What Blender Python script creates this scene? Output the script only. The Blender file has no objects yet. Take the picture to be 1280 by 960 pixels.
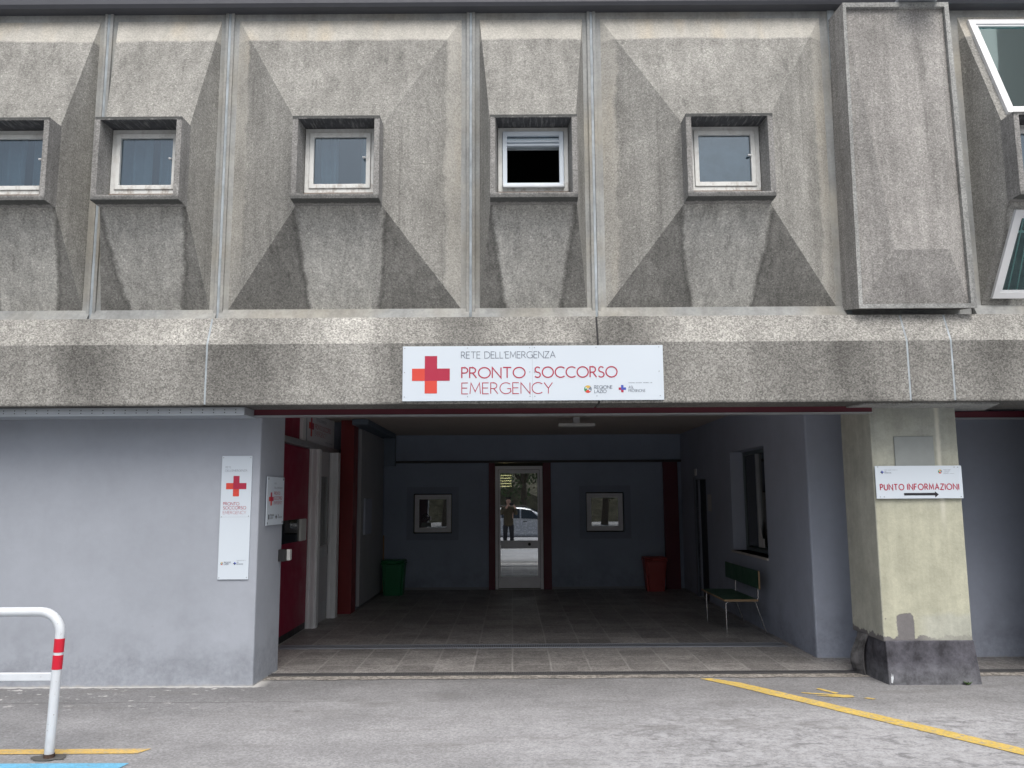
import bpy, bmesh, math, random
from mathutils import Vector, Matrix
random.seed(7)
R = math.radians
scene = bpy.context.scene
COL = scene.collection

# ------------------------------------------------------------------ mesh builder
WLOC = {}
def wl(o): return WLOC[o.name] if o is not None else Vector((0, 0, 0))

class MB:
    def __init__(s): s.v = []; s.f = []; s.m = []; s.sm = []; s.cuts = []
    def cut(s): s.cuts.append((len(s.v), len(s.f)))
    def add(s, vs, fs, m=0, smooth=False):
        b = len(s.v); s.v += [tuple(v) for v in vs]
        for f in fs: s.f.append([b + i for i in f]); s.m.append(m); s.sm.append(smooth)
    def poly(s, pts, m=0): s.add(pts, [list(range(len(pts)))], m)
    def box(s, x0, x1, y0, y1, z0, z1, m=0):
        v = [(x0,y0,z0),(x1,y0,z0),(x1,y1,z0),(x0,y1,z0),(x0,y0,z1),(x1,y0,z1),(x1,y1,z1),(x0,y1,z1)]
        s.add(v, [(0,3,2,1),(4,5,6,7),(0,1,5,4),(1,2,6,5),(2,3,7,6),(3,0,4,7)], m)
    def bbox(s, x0, x1, y0, y1, z0, z1, b=.006, m=0, seg=1):   # bevelled box
        bm = bmesh.new()
        vs = [bm.verts.new(p) for p in [(x0,y0,z0),(x1,y0,z0),(x1,y1,z0),(x0,y1,z0),(x0,y0,z1),(x1,y0,z1),(x1,y1,z1),(x0,y1,z1)]]
        for f in [(0,3,2,1),(4,5,6,7),(0,1,5,4),(1,2,6,5),(2,3,7,6),(3,0,4,7)]: bm.faces.new([vs[i] for i in f])
        bmesh.ops.bevel(bm, geom=list(bm.edges), offset=b, segments=seg, affect='EDGES', profile=.5)
        s.frombm(bm, m); bm.free()
    def frombm(s, bm, m=0, smooth=False):
        bm.verts.ensure_lookup_table(); bm.verts.index_update()
        s.add([v.co[:] for v in bm.verts], [[v.index for v in f.verts] for f in bm.faces], m, smooth)
    def prism(s, poly, d, m=0):        # closed polygon (3d pts) extruded along vector d
        n = len(poly); a = [Vector(p) for p in poly]; b = [p + Vector(d) for p in a]
        nrm = Vector((0,0,0))
        for i in range(n): nrm += a[i].cross(a[(i+1) % n])
        fl = nrm.dot(Vector(d)) > 0
        fs = [list(range(n)), list(range(2*n-1, n-1, -1))] + [(i, n+i, n+(i+1) % n, (i+1) % n) for i in range(n)]
        if fl: fs = [f[::-1] for f in fs]
        s.add(a + b, fs, m)
    def ring(s, outer, inner, d, m=0): # frame between two closed loops, extruded by d
        n = len(outer); o = [Vector(p) for p in outer]; i_ = [Vector(p) for p in inner]; d = Vector(d)
        v = o + i_ + [p + d for p in o] + [p + d for p in i_]
        fs = []
        for k in range(n):
            j = (k+1) % n
            fs += [(k, j, n+j, n+k), (2*n+k, 3*n+k, 3*n+j, 2*n+j), (k, 2*n+k, 2*n+j, j), (n+k, n+j, 3*n+j, 3*n+k)]
        nrm = Vector((0,0,0))
        for k in range(n): nrm += o[k].cross(o[(k+1) % n])
        if nrm.dot(d) < 0: fs = [f[::-1] for f in fs]
        s.add(v, [f[::-1] for f in fs], m)
    def tube(s, path, r, m=0, n=12, caps=True, rr=None):
        P = [Vector(p) for p in path]; rings = []
        up = None
        for i, p in enumerate(P):
            t = (P[min(i+1, len(P)-1)] - P[max(i-1, 0)]).normalized()
            if up is None:
                up = Vector((0,0,1)) if abs(t.z) < .9 else Vector((1,0,0))
            a = t.cross(up).normalized(); b = a.cross(t).normalized(); up = b
            rad = rr[i] if rr else r
            rings.append([p + a*math.cos(2*math.pi*k/n)*rad + b*math.sin(2*math.pi*k/n)*rad for k in range(n)])
        v = [q for rg in rings for q in rg]; fs = []
        for i in range(len(P)-1):
            for k in range(n):
                j = (k+1) % n
                fs.append((i*n+k, i*n+j, (i+1)*n+j, (i+1)*n+k))
        s.add(v, fs, m, True)
        if caps:
            s.add(rings[0], [list(range(n))[::-1]], m); s.add(rings[-1], [list(range(n))], m)
    def disc(s, c, r, ax, t=.002, m=0, n=20):  # thin disc facing -ax*? ; ax: outward normal
        ax = Vector(ax).normalized(); u = ax.cross(Vector((0,0,1))) if abs(ax.z) < .9 else Vector((1,0,0))
        u.normalize(); w = ax.cross(u)
        s.prism([Vector(c) + (u*math.cos(2*math.pi*k/n) + w*math.sin(2*math.pi*k/n))*r for k in range(n)], ax*t, m)
    def build(s, name, mats, parent=None, org=None, bevel=0, solid=0, smooth=False, **props):
        if not isinstance(mats, (list, tuple)): mats = [mats]
        cu = [c for c in s.cuts if c[1] > 0]
        if cu:                      # every line of print or emblem is a part of its own
            bounds = [(0, 0)] + cu + [(len(s.v), len(s.f))]; last = None
            for (v0, f0), (v1, f1) in zip(bounds, bounds[1:]):
                if f1 == f0: continue
                t_ = MB(); t_.v = s.v[v0:v1]; t_.f = [[i - v0 for i in f] for f in s.f[f0:f1]]; t_.m = s.m[f0:f1]; t_.sm = s.sm[f0:f1]
                last = t_.build(name, mats, parent, org, bevel, solid, smooth, **props)
            return last
        if org is None: org = wl(parent)
        org = Vector(org)
        me = bpy.data.meshes.new(name)
        me.from_pydata([tuple(Vector(v) - org) for v in s.v], [], s.f)
        for m in mats: me.materials.append(m)
        for i, p in enumerate(me.polygons):
            p.material_index = s.m[i]; p.use_smooth = s.sm[i] or smooth
        me.update()
        o = bpy.data.objects.new(name, me); COL.objects.link(o)
        o.location = org - wl(parent); WLOC[o.name] = org
        if parent is not None: o.parent = parent
        if solid:
            md = o.modifiers.new('solid', 'SOLIDIFY'); md.thickness = solid; md.offset = -1
        if bevel:
            md = o.modifiers.new('bev', 'BEVEL'); md.width = bevel; md.segments = 2; md.limit_method = 'ANGLE'; md.angle_limit = R(40)
        for k, v in props.items(): o[k] = v
        return o

def thing(name, label, cat, loc, group=None):
    o = bpy.data.objects.new(name, None); COL.objects.link(o); o.location = loc
    o.empty_display_size = .2
    WLOC[o.name] = Vector(loc); o['label'] = label; o['category'] = cat
    if group: o['group'] = group
    return o
def tag(o, label, cat, group=None):
    o['label'] = label; o['category'] = cat
    if group: o['group'] = group
    return o

def wall_cells(mb, fn, us, vs, holes, t, m=0):
    """wall of thickness t; fn(u,v,d)->point; us,vs ranges; holes=[(u0,u1,v0,v1)]"""
    U = sorted(set([us[0], us[1]] + [h[0] for h in holes] + [h[1] for h in holes]))
    V = sorted(set([vs[0], vs[1]] + [h[2] for h in holes] + [h[3] for h in holes]))
    def solid(i, j):
        if i < 0 or j < 0 or i >= len(U)-1 or j >= len(V)-1: return False
        cu = (U[i]+U[i+1])/2; cv = (V[j]+V[j+1])/2
        return not any(h[0] < cu < h[1] and h[2] < cv < h[3] for h in holes)
    for i in range(len(U)-1):
        for j in range(len(V)-1):
            if not solid(i, j): continue
            a, b, c, d = U[i], U[i+1], V[j], V[j+1]
            mb.poly([fn(a,c,0), fn(b,c,0), fn(b,d,0), fn(a,d,0)], m)
            mb.poly([fn(a,c,t), fn(a,d,t), fn(b,d,t), fn(b,c,t)], m)
            if not solid(i-1, j): mb.poly([fn(a,c,0), fn(a,d,0), fn(a,d,t), fn(a,c,t)], m)
            if not solid(i+1, j): mb.poly([fn(b,c,0), fn(b,c,t), fn(b,d,t), fn(b,d,0)], m)
            if not solid(i, j-1): mb.poly([fn(a,c,0), fn(a,c,t), fn(b,c,t), fn(b,c,0)], m)
            if not solid(i, j+1): mb.poly([fn(a,d,0), fn(b,d,0), fn(b,d,t), fn(a,d,t)], m)

# ------------------------------------------------------------------ materials
class NT:
    def __init__(s, name):
        s.mat = bpy.data.materials.new(name); s.mat.use_nodes = True
        s.t = s.mat.node_tree; s.t.nodes.clear()
        s.out = s.n('ShaderNodeOutputMaterial'); s.b = s.n('ShaderNodeBsdfPrincipled')
        s.t.links.new(s.b.outputs[0], s.out.inputs[0]); s._co = None
    def n(s, ty, **k):
        nd = s.t.nodes.new(ty)
        for a, b in k.items(): setattr(nd, a, b)
        return nd
    def link(s, a, b): s.t.links.new(a, b)
    def setv(s, sock, v):
        if isinstance(v, bpy.types.NodeSocket): s.link(v, sock)
        elif isinstance(v, (tuple, list)) and len(v) == 3 and sock.type == 'RGBA': sock.default_value = (*v, 1)
        else: sock.default_value = v
    def co(s):
        if s._co is None: s._co = s.n('ShaderNodeTexCoord').outputs['Object']
        return s._co
    def sep(s, v=None):
        nd = s.n('ShaderNodeSeparateXYZ'); s.link(v or s.co(), nd.inputs[0]); return nd.outputs
    def mapv(s, sc, loc=(0,0,0), v=None):
        nd = s.n('ShaderNodeMapping'); s.link(v or s.nv(), nd.inputs[0])
        nd.inputs['Scale'].default_value = sc; nd.inputs['Location'].default_value = loc; return nd.outputs[0]
    def nv(s):
        if getattr(s, '_nv', None) is None: s._nv = s.n('ShaderNodeNewGeometry').outputs['Position']
        return s._nv
    def noise(s, sc, det=4, rough=.55, v=None, dist=0):
        nd = s.n('ShaderNodeTexNoise'); s.link(v or s.nv(), nd.inputs['Vector'])
        nd.inputs['Scale'].default_value = sc; nd.inputs['Detail'].default_value = det
        nd.inputs['Roughness'].default_value = rough; nd.inputs['Distortion'].default_value = dist
        return nd.outputs['Fac']
    def vor(s, sc, v=None, out='Color', feat='F1'):
        nd = s.n('ShaderNodeTexVoronoi'); nd.feature = feat; s.link(v or s.nv(), nd.inputs['Vector'])
        nd.inputs['Scale'].default_value = sc; return nd.outputs[out]
    def m(s, op, a, b=0.0, c=None, clamp=False):
        nd = s.n('ShaderNodeMath', operation=op); nd.use_clamp = clamp
        s.setv(nd.inputs[0], a); s.setv(nd.inputs[1], b)
        if c is not None: s.setv(nd.inputs[2], c)
        return nd.outputs[0]
    def rng(s, v, a, b, c=0.0, d=1.0, smooth=False):
        nd = s.n('ShaderNodeMapRange'); nd.clamp = True
        if smooth: nd.interpolation_type = 'SMOOTHSTEP'
        s.setv(nd.inputs[0], v)
        for i, x in enumerate((a, b, c, d)): nd.inputs[i+1].default_value = x
        return nd.outputs[0]
    def mix(s, f, a, b, mode='MIX'):
        nd = s.n('ShaderNodeMix', data_type='RGBA', blend_type=mode)
        s.setv(nd.inputs[0], f); s.setv(nd.inputs[6], a); s.setv(nd.inputs[7], b); return nd.outputs[2]
    def mul(s, col, f):   # multiply colour by scalar
        nd = s.n('ShaderNodeVectorMath', operation='SCALE')
        s.setv(nd.inputs[0], col); s.setv(nd.inputs[3], f); return nd.outputs[0]
    def rgb(s, c):
        nd = s.n('ShaderNodeRGB'); nd.outputs[0].default_value = (*c, 1); return nd.outputs[0]
    def ramp(s, v, stops):
        nd = s.n('ShaderNodeValToRGB'); cr = nd.color_ramp; s.link(v, nd.inputs[0])
        while len(cr.elements) < len(stops): cr.elements.new(.5)
        for e, (p, c) in zip(cr.elements, stops):
            e.position = p; e.color = (c, c, c, 1) if not isinstance(c, tuple) else (*c, 1)
        return nd.outputs[0]
    def bump(s, h, strength=.3, dist=.004):
        nd = s.n('ShaderNodeBump'); nd.inputs['Strength'].default_value = strength; nd.inputs['Distance'].default_value = dist
        s.link(h, nd.inputs['Height']); s.link(nd.outputs[0], s.b.inputs['Normal'])
    def fin(s, col=None, rough=.8, metal=0, spec=.5):
        if col is not None: s.setv(s.b.inputs['Base Color'], col)
        s.setv(s.b.inputs['Roughness'], rough); s.setv(s.b.inputs['Metallic'], metal)
        s.setv(s.b.inputs['Specular IOR Level'], spec); return s.mat

def prod(n, *fs):
    r = fs[0]
    for f in fs[1:]: r = n.m('MULTIPLY', r, f)
    return r

def grain_factor(n, sc=95, lo=.76, hi=1.24, amt2=.2):
    r, g, b = n.sep(n.vor(sc))[0:3]
    g1 = n.rng(r, 0, 1, lo, hi)
    g2 = n.rng(n.noise(75, 3, .7), .3, .7, 1-amt2, 1+amt2)
    blot = n.rng(n.noise(1.1, 6, .66), .3, .7, .80, 1.17)
    fine = n.rng(n.noise(7, 4, .6), .3, .7, .92, 1.07)
    return prod(n, g1, g2, blot, fine), r

def concrete_panel(name, base, lime, hw=None, stain=False, side=True, cream=(1,1,1)):
    n = NT(name); g, r = grain_factor(n)
    x, y, z = n.sep()[0:3]
    streak = n.rng(n.noise(1, 6, .68, n.mapv((7, 7, .5))), .34, .68, .80, 1.14)
    drip = n.rng(n.noise(1, 3, .6, n.mapv((13, 13, .55), (2, 0, 1))), .60, .68, 1, .80)
    stones = n.m('MULTIPLY', n.rng(n.sep(n.vor(52))[1], .88, .9), n.rng(n.vor(52, None, 'Distance'), .25, .45, 1, 0))
    g = n.m('MULTIPLY', n.m('MULTIPLY', g, n.m('MULTIPLY', streak, drip)), n.rng(stones, 0, 1, 1, 1.35))
    w1 = n.m('MULTIPLY', n.m('SUBTRACT', n.noise(9, 4, .65), .5), .09)
    w2 = n.m('MULTIPLY', n.m('SUBTRACT', n.noise(2.2, 3, .6), .5), .14)
    wob = n.m('ADD', w1, w2)
    col = n.mul(n.rgb(base), g)
    if hw:
        ax = n.m('ABSOLUTE', x)
        top = n.rng(n.m('ADD', z, n.m('MULTIPLY', wob, .35)), 5.975, 6.0)
        lm = top
        if side:
            sd = n.m('MULTIPLY', n.rng(n.m('ADD', ax, wob), hw-.235, hw-.20), n.rng(n.noise(1.2, 3, .6, n.mapv((.6,.6,1.1))), .35, .65, .25, .8))
            low = n.rng(z, 3.4, 4.2, .55, 1)
            lm = n.m('MAXIMUM', top, n.m('MULTIPLY', sd, low))
        lg = prod(n, n.rng(r, 0, 1, .86, 1.12), n.rng(n.noise(3, 5, .6), .3, .7, .88, 1.1),
                  n.rng(n.noise(1, 4, .6, n.mapv((9, 9, .8))), .3, .7, .92, 1.07))
        col = n.mix(n.m('MULTIPLY', lm, .85), col, n.mul(n.rgb(lime), lg))
        # rust/ochre bleeding on the washed band
        oc = n.m('MULTIPLY', lm, n.rng(n.noise(1.6, 3, .5, n.mapv((2.5, 2.5, .6), (3,1,7))), .5, .7, 0, .45))
        col = n.mix(oc, col, n.mix(1.0, col, (1.12, 1.0, .82), 'MULTIPLY'))
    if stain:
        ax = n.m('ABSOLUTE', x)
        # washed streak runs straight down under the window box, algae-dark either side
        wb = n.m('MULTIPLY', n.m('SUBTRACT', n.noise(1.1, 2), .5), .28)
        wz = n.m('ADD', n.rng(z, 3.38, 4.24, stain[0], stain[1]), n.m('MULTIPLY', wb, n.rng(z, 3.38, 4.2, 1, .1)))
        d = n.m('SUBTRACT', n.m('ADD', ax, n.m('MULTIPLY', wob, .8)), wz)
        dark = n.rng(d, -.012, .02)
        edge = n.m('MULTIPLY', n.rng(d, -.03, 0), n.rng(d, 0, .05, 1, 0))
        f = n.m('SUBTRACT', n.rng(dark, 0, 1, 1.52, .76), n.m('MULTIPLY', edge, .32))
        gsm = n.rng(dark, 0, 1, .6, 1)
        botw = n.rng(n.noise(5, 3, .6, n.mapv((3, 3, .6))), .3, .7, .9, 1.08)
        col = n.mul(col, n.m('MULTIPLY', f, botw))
    # cracks
    wn = n.n('ShaderNodeTexNoise'); wn.inputs['Scale'].default_value = 3; n.link(n.nv(), wn.inputs['Vector'])
    cr = n.vor(.9, n.mix(.12, n.nv(), wn.outputs['Color']), 'Distance', 'DISTANCE_TO_EDGE')
    crm = n.m('MULTIPLY', n.rng(cr, 0, .005, 1, 0), n.rng(n.noise(1.1, 2), .56, .62))
    col = n.mix(n.m('MULTIPLY', crm, .3), col, (.09, .085, .08))
    pits = n.m('MULTIPLY', n.rng(n.vor(26, None, 'Distance'), .0, .16, 1, 0), n.rng(n.noise(5, 2), .6, .66))
    col = n.mix(pits, col, (.07, .068, .065))
    n.bump(n.m('ADD', r, n.noise(60, 3)), .55, .004)
    return n.fin(col, .92, 0, .25)

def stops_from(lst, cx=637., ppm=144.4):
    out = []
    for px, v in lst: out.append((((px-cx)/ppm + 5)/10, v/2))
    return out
def concrete_fascia():
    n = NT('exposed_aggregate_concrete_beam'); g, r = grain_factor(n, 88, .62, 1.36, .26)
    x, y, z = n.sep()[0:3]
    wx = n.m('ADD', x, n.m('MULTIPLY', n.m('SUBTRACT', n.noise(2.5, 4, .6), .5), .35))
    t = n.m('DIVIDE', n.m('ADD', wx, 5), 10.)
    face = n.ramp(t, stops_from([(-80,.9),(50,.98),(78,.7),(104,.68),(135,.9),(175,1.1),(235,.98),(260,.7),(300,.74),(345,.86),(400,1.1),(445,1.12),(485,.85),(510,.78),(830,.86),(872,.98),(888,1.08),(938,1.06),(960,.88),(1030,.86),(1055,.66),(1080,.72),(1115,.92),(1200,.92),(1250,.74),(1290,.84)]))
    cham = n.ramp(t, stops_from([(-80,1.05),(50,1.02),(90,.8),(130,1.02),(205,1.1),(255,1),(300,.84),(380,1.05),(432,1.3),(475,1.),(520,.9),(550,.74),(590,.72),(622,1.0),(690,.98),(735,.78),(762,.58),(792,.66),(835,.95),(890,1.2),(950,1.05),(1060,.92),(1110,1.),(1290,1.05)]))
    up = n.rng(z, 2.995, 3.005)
    f = n.mix(up, n.mul(face, .92), n.mul(cham, 1.06))  # sky-lit chamfer raised, vertical face lowered: light contrast painted into the colour
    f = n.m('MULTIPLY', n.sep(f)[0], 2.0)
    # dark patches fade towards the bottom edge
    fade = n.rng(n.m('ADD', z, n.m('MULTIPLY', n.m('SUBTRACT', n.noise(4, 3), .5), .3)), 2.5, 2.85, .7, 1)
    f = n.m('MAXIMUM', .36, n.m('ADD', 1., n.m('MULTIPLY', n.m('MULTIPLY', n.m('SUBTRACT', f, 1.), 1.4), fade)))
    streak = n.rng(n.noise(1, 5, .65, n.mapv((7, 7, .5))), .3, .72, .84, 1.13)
    low_dark = n.rng(n.m('ADD', z, n.m('MULTIPLY', n.m('SUBTRACT', n.noise(6, 4), .5), .03)), 2.462, 2.485, .5, 1)  # darker along the beam's bottom edge and underside
    col = n.mul(n.rgb((.298, .296, .28)), prod(n, g, f, streak, low_dark))
    n.bump(n.m('ADD', r, n.noise(60, 3)), .6, .004)
    return n.fin(col, .92, 0, .25)

def plain(name, c, rough=.6, metal=0, var=.06, sc=6, bump=0, spec=.5):
    n = NT(name)
    f = n.rng(n.noise(sc, 5, .6), .3, .7, 1-var, 1+var)
    if bump: n.bump(n.noise(sc*8, 3), bump, .002)
    return n.fin(n.mul(n.rgb(c), f), n.rng(n.noise(sc*2, 3), .3, .7, max(rough-.06, .02), min(rough+.08, 1)), metal, spec)

def paint_wall(name, c, dirt=.12, ymin=None):
    n = NT(name); x, y, z = n.sep()[0:3]
    f = prod(n, n.rng(n.noise(.8, 4, .6), .3, .7, 1-dirt*.5, 1+dirt*.4), n.rng(n.noise(14, 4, .6), .3, .7, .975, 1.02),
             n.rng(n.noise(1, 4, .6, n.mapv((3, 3, .35))), .3, .7, .97, 1.02))
    low = n.m('MULTIPLY', n.rng(z, 0, .9, 1, 0), n.rng(n.noise(3, 4, .65), .45, .7, 0, 1))
    f = n.m('MULTIPLY', f, n.rng(low, 0, 1, 1, 1-dirt*1.3))
    sp = n.m('MULTIPLY', n.rng(n.m('ADD', z, n.m('MULTIPLY', n.noise(6, 5, .75), -.35)), .0, .16, 1, 0), n.rng(n.noise(20, 5, .75), .4, .62))
    f = n.m('MULTIPLY', f, n.rng(sp, 0, 1, 1, .86))
    sc = n.m('MULTIPLY', n.rng(n.noise(1, 3, .7, n.mapv((7, 7, 22))), .70, .76), n.m('MULTIPLY', n.rng(z, .2, 1.4, 1, 0), .3))
    col = n.mix(sc, n.mul(n.rgb(c), f), (.22, .22, .23))
    foot = n.rng(n.m('ADD', z, n.m('MULTIPLY', n.noise(25, 3), .04)), .018, .04, 1, 0)
    col = n.mix(n.m('MULTIPLY', foot, .7), col, (.4, .39, .37))
    n.bump(n.noise(45, 4), .18, .003)
    return n.fin(col, .75, 0, .3)

def glass(name, refl=.14, tint=(.75, .85, .87), rough=.0, wav=0, gcol=(1,1,1)):
    n = NT(name)
    tr = n.n('ShaderNodeBsdfTransparent'); tr.inputs[0].default_value = (*tint, 1)
    gl = n.n('ShaderNodeBsdfGlossy'); gl.inputs['Roughness'].default_value = rough; gl.inputs['Color'].default_value = (*gcol, 1)
    mx = n.n('ShaderNodeMixShader'); lw = n.n('ShaderNodeFresnel'); lw.inputs[0].default_value = 1.45
    n.link(n.m('MAXIMUM', refl, lw.outputs[0]), mx.inputs[0])
    n.link(tr.outputs[0], mx.inputs[1]); n.link(gl.outputs[0], mx.inputs[2]); n.link(mx.outputs[0], n.out.inputs[0])
    if wav:
        bp = n.n('ShaderNodeBump'); bp.inputs['Strength'].default_value = wav; bp.inputs['Distance'].default_value = .01
        n.link(n.noise(1.6, 2), bp.inputs['Height']); n.link(bp.outputs[0], gl.inputs['Normal'])
    return n.mat

def emis(name, c, st):
    n = NT(name); n.b.inputs['Emission Color'].default_value = (*c, 1); n.b.inputs['Emission Strength'].default_value = st
    return n.fin(c, .5)

BASE = (.292, .292, .277); LIME = (.50, .492, .455)
M = {}
M['pan_wide'] = concrete_panel('aggregate_concrete_wide_panel', BASE, LIME, hw=1.155)
M['pan_nar'] = concrete_panel('aggregate_concrete_narrow_panel', BASE, LIME, hw=.585, side=False)
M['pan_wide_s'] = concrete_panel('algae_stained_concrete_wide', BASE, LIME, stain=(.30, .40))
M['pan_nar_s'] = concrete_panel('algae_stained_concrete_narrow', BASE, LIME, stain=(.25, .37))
M['box'] = concrete_panel('box_concrete', (.315, .31, .30), LIME)
def hood_mat():
    n = NT('window_hood_concrete'); g, r = grain_factor(n, 95, .74, 1.26, .22)
    x, y, z = n.sep()[0:3]
    streak = n.rng(n.noise(1, 5, .62, n.mapv((16, 16, 1.2))), .3, .72, .8, 1.12)
    w = n.m('MULTIPLY', n.m('SUBTRACT', n.noise(16, 4, .7, n.mapv((1,1,.5))), .5), .07)
    col = n.mul(n.rgb((.265, .265, .26)), n.m('MULTIPLY', g, streak))
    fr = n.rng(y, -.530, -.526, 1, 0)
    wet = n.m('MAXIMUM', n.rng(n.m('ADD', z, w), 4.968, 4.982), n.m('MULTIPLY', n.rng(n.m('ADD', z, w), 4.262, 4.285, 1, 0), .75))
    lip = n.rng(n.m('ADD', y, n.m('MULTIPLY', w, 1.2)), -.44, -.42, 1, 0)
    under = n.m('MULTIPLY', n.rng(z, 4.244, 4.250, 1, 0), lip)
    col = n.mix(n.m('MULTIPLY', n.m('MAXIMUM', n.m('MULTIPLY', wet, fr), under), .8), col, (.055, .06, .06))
    n.bump(n.m('ADD', r, n.noise(60, 3)), .4, .003)
    return n.fin(col, .9, 0, .25)
M['hood'] = hood_mat()
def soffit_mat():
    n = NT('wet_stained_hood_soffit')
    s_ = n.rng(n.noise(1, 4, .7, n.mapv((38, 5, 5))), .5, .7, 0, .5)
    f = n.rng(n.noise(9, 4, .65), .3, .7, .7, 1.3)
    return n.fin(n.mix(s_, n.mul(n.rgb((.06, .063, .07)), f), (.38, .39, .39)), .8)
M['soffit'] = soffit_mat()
M['frame_conc'] = concrete_panel('light_concrete_edge', (.33, .34, .335), LIME)
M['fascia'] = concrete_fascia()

def rim_mat():
    n = NT('lime_washed_rim'); g = prod(n, n.rng(n.noise(3, 5, .65), .3, .7, .78, 1.12), n.rng(n.noise(40, 3), .3, .7, .9, 1.08),
        n.rng(n.noise(1, 4, .6, n.mapv((14, 14, .9))), .3, .7, .85, 1.1))
    c = n.mix(n.rng(n.noise(1.2, 3, .5, n.mapv((1,1,1), (5,0,2))), .45, .65, 0, .8), (.345, .36, .36), (.37, .355, .31))
    n.bump(n.noise(50, 4), .3, .003)
    return n.fin(n.mul(c, g), .88, 0, .25)
M['rim'] = rim_mat()
def seal_mat():
    n = NT('bluish_joint_sealant'); g = prod(n, n.rng(n.noise(9, 4), .3, .7, .75, 1.15), n.rng(n.noise(1, 3, .6, n.mapv((20,20,3))), .3, .7, .8, 1.15))
    return n.fin(n.mul(n.rgb((.37, .42, .46)), g), .6)
M['seal'] = seal_mat()
M['gutter'] = plain('dark_gutter_metal', (.085, .09, .105), .6, .3)
M['seamdark'] = plain('dark_joint_gap', (.03, .03, .032), .9)
M['wall'] = paint_wall('lilac_grey_wall_paint', (.345, .375, .428), .18)
M['wall_in'] = paint_wall('blue_grey_passage_paint', (.36, .40, .49), .2)
M['wall_back'] = paint_wall('shade_darkened_rear_paint', (.30, .36, .46), .2)  # passage paint darkened for the rear wall, its shade put into the colour
M['ceil'] = paint_wall('brownish_plaster_ceiling', (.52, .47, .43), .1)
M['red'] = plain('dark_red_paint', (.10, .012, .025), .5, 0, .12, 3)
M['redcol'] = plain('red_column_paint', (.17, .016, .018), .45, 0, .1, 3)
M['reddoor'] = plain('crimson_door_laminate', (.22, .009, .036), .5, 0, .1, 2)
M['galv'] = plain('galvanised_steel', (.42, .46, .50), .45, .35, .1, 3)
M['black'] = plain('black_plastic', (.02, .02, .022), .5)
M['alu'] = plain('white_aluminium', (.70, .72, .74), .4, 0, .05, 4)
M['alu_blue'] = plain('pale_blue_white_pvc', (.62, .70, .78), .4, 0, .03)
M['alu_grey'] = plain('anodised_aluminium', (.42, .44, .46), .35, .5, .06)
M['mirror_alu'] = plain('satin_door_aluminium', (.80, .82, .86), .4, .0, .06)
def rusty_white():
    n = NT('rust_streaked_white_frame'); x, y, z = n.sep()[0:3]
    f = n.rng(n.noise(12, 4, .65), .3, .7, .93, 1.03)
    rust = n.m('MULTIPLY', n.rng(n.noise(13, 5, .72, n.mapv((1,1,.6))), .48, .68), .75)
    low = n.rng(z, 4.36, 4.50, 1, .3)
    col = n.mix(n.m('MULTIPLY', rust, low), n.mul(n.rgb((.72, .74, .73)), f), (.17, .11, .07))
    return n.fin(col, .5)
M['frame_w'] = rusty_white()
M['frame_rust'] = plain('brown_sill_metal', (.20, .16, .13), .6, 0, .3, 12)
M['glass'] = glass('window_glass', .13, (.64, .74, .78), .02, .05, (.72, .80, .88))
M['glass_teal'] = glass('teal_window_glass', .07, (.74, .92, .90), .02, .02, (.7, .9, .92))
M['glass_door'] = glass('door_glass', .50, (.55, .58, .55), .0, 0, (.9, .95, 1))
M['glass_dark'] = glass('dark_window_glass', .10, (.35, .42, .42), .03)
M['curtain'] = plain('sheer_grey_curtain', (.46, .50, .53), .9, 0, .2, 3)
M['film'] = plain('frosted_film', (.20, .22, .235), .6, 0, .35, 7)
M['teal_blind'] = plain('teal_fabric_blind', (.66, .86, .84), .9, 0, .12, 2)
M['dark_in'] = plain('dark_interior', (.05, .052, .058), .9)
M['sign'] = plain('white_sign_sheet', (.60, .675, .75), .35, 0, .015, 1)
M['crim'] = plain('crimson_print', (.40, .022, .06), .4, 0, .03)
M['orange'] = plain('orange_red_print', (.62, .065, .045), .4, 0, .03)
M['greyink'] = plain('grey_print', (.17, .20, .25), .5, 0, .03)
M['blackink'] = plain('black_print', (.012, .012, .018), .5, 0, .03)
M['blue'] = plain('blue_print', (.05, .09, .42), .5, 0, .03)
M['green_pr'] = plain('green_print', (.05, .25, .10), .5, 0, .03)
M['gold_pr'] = plain('gold_print', (.6, .4, .08), .5, 0, .03)
M['screw'] = plain('screw_steel', (.25, .27, .3), .4, .5)
M['chrome'] = plain('chromed_tube', (.55, .55, .56), .22, .9, .04)
M['marble'] = plain('pale_stone_sill', (.42, .40, .37), .5, 0, .15, 6)

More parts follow.
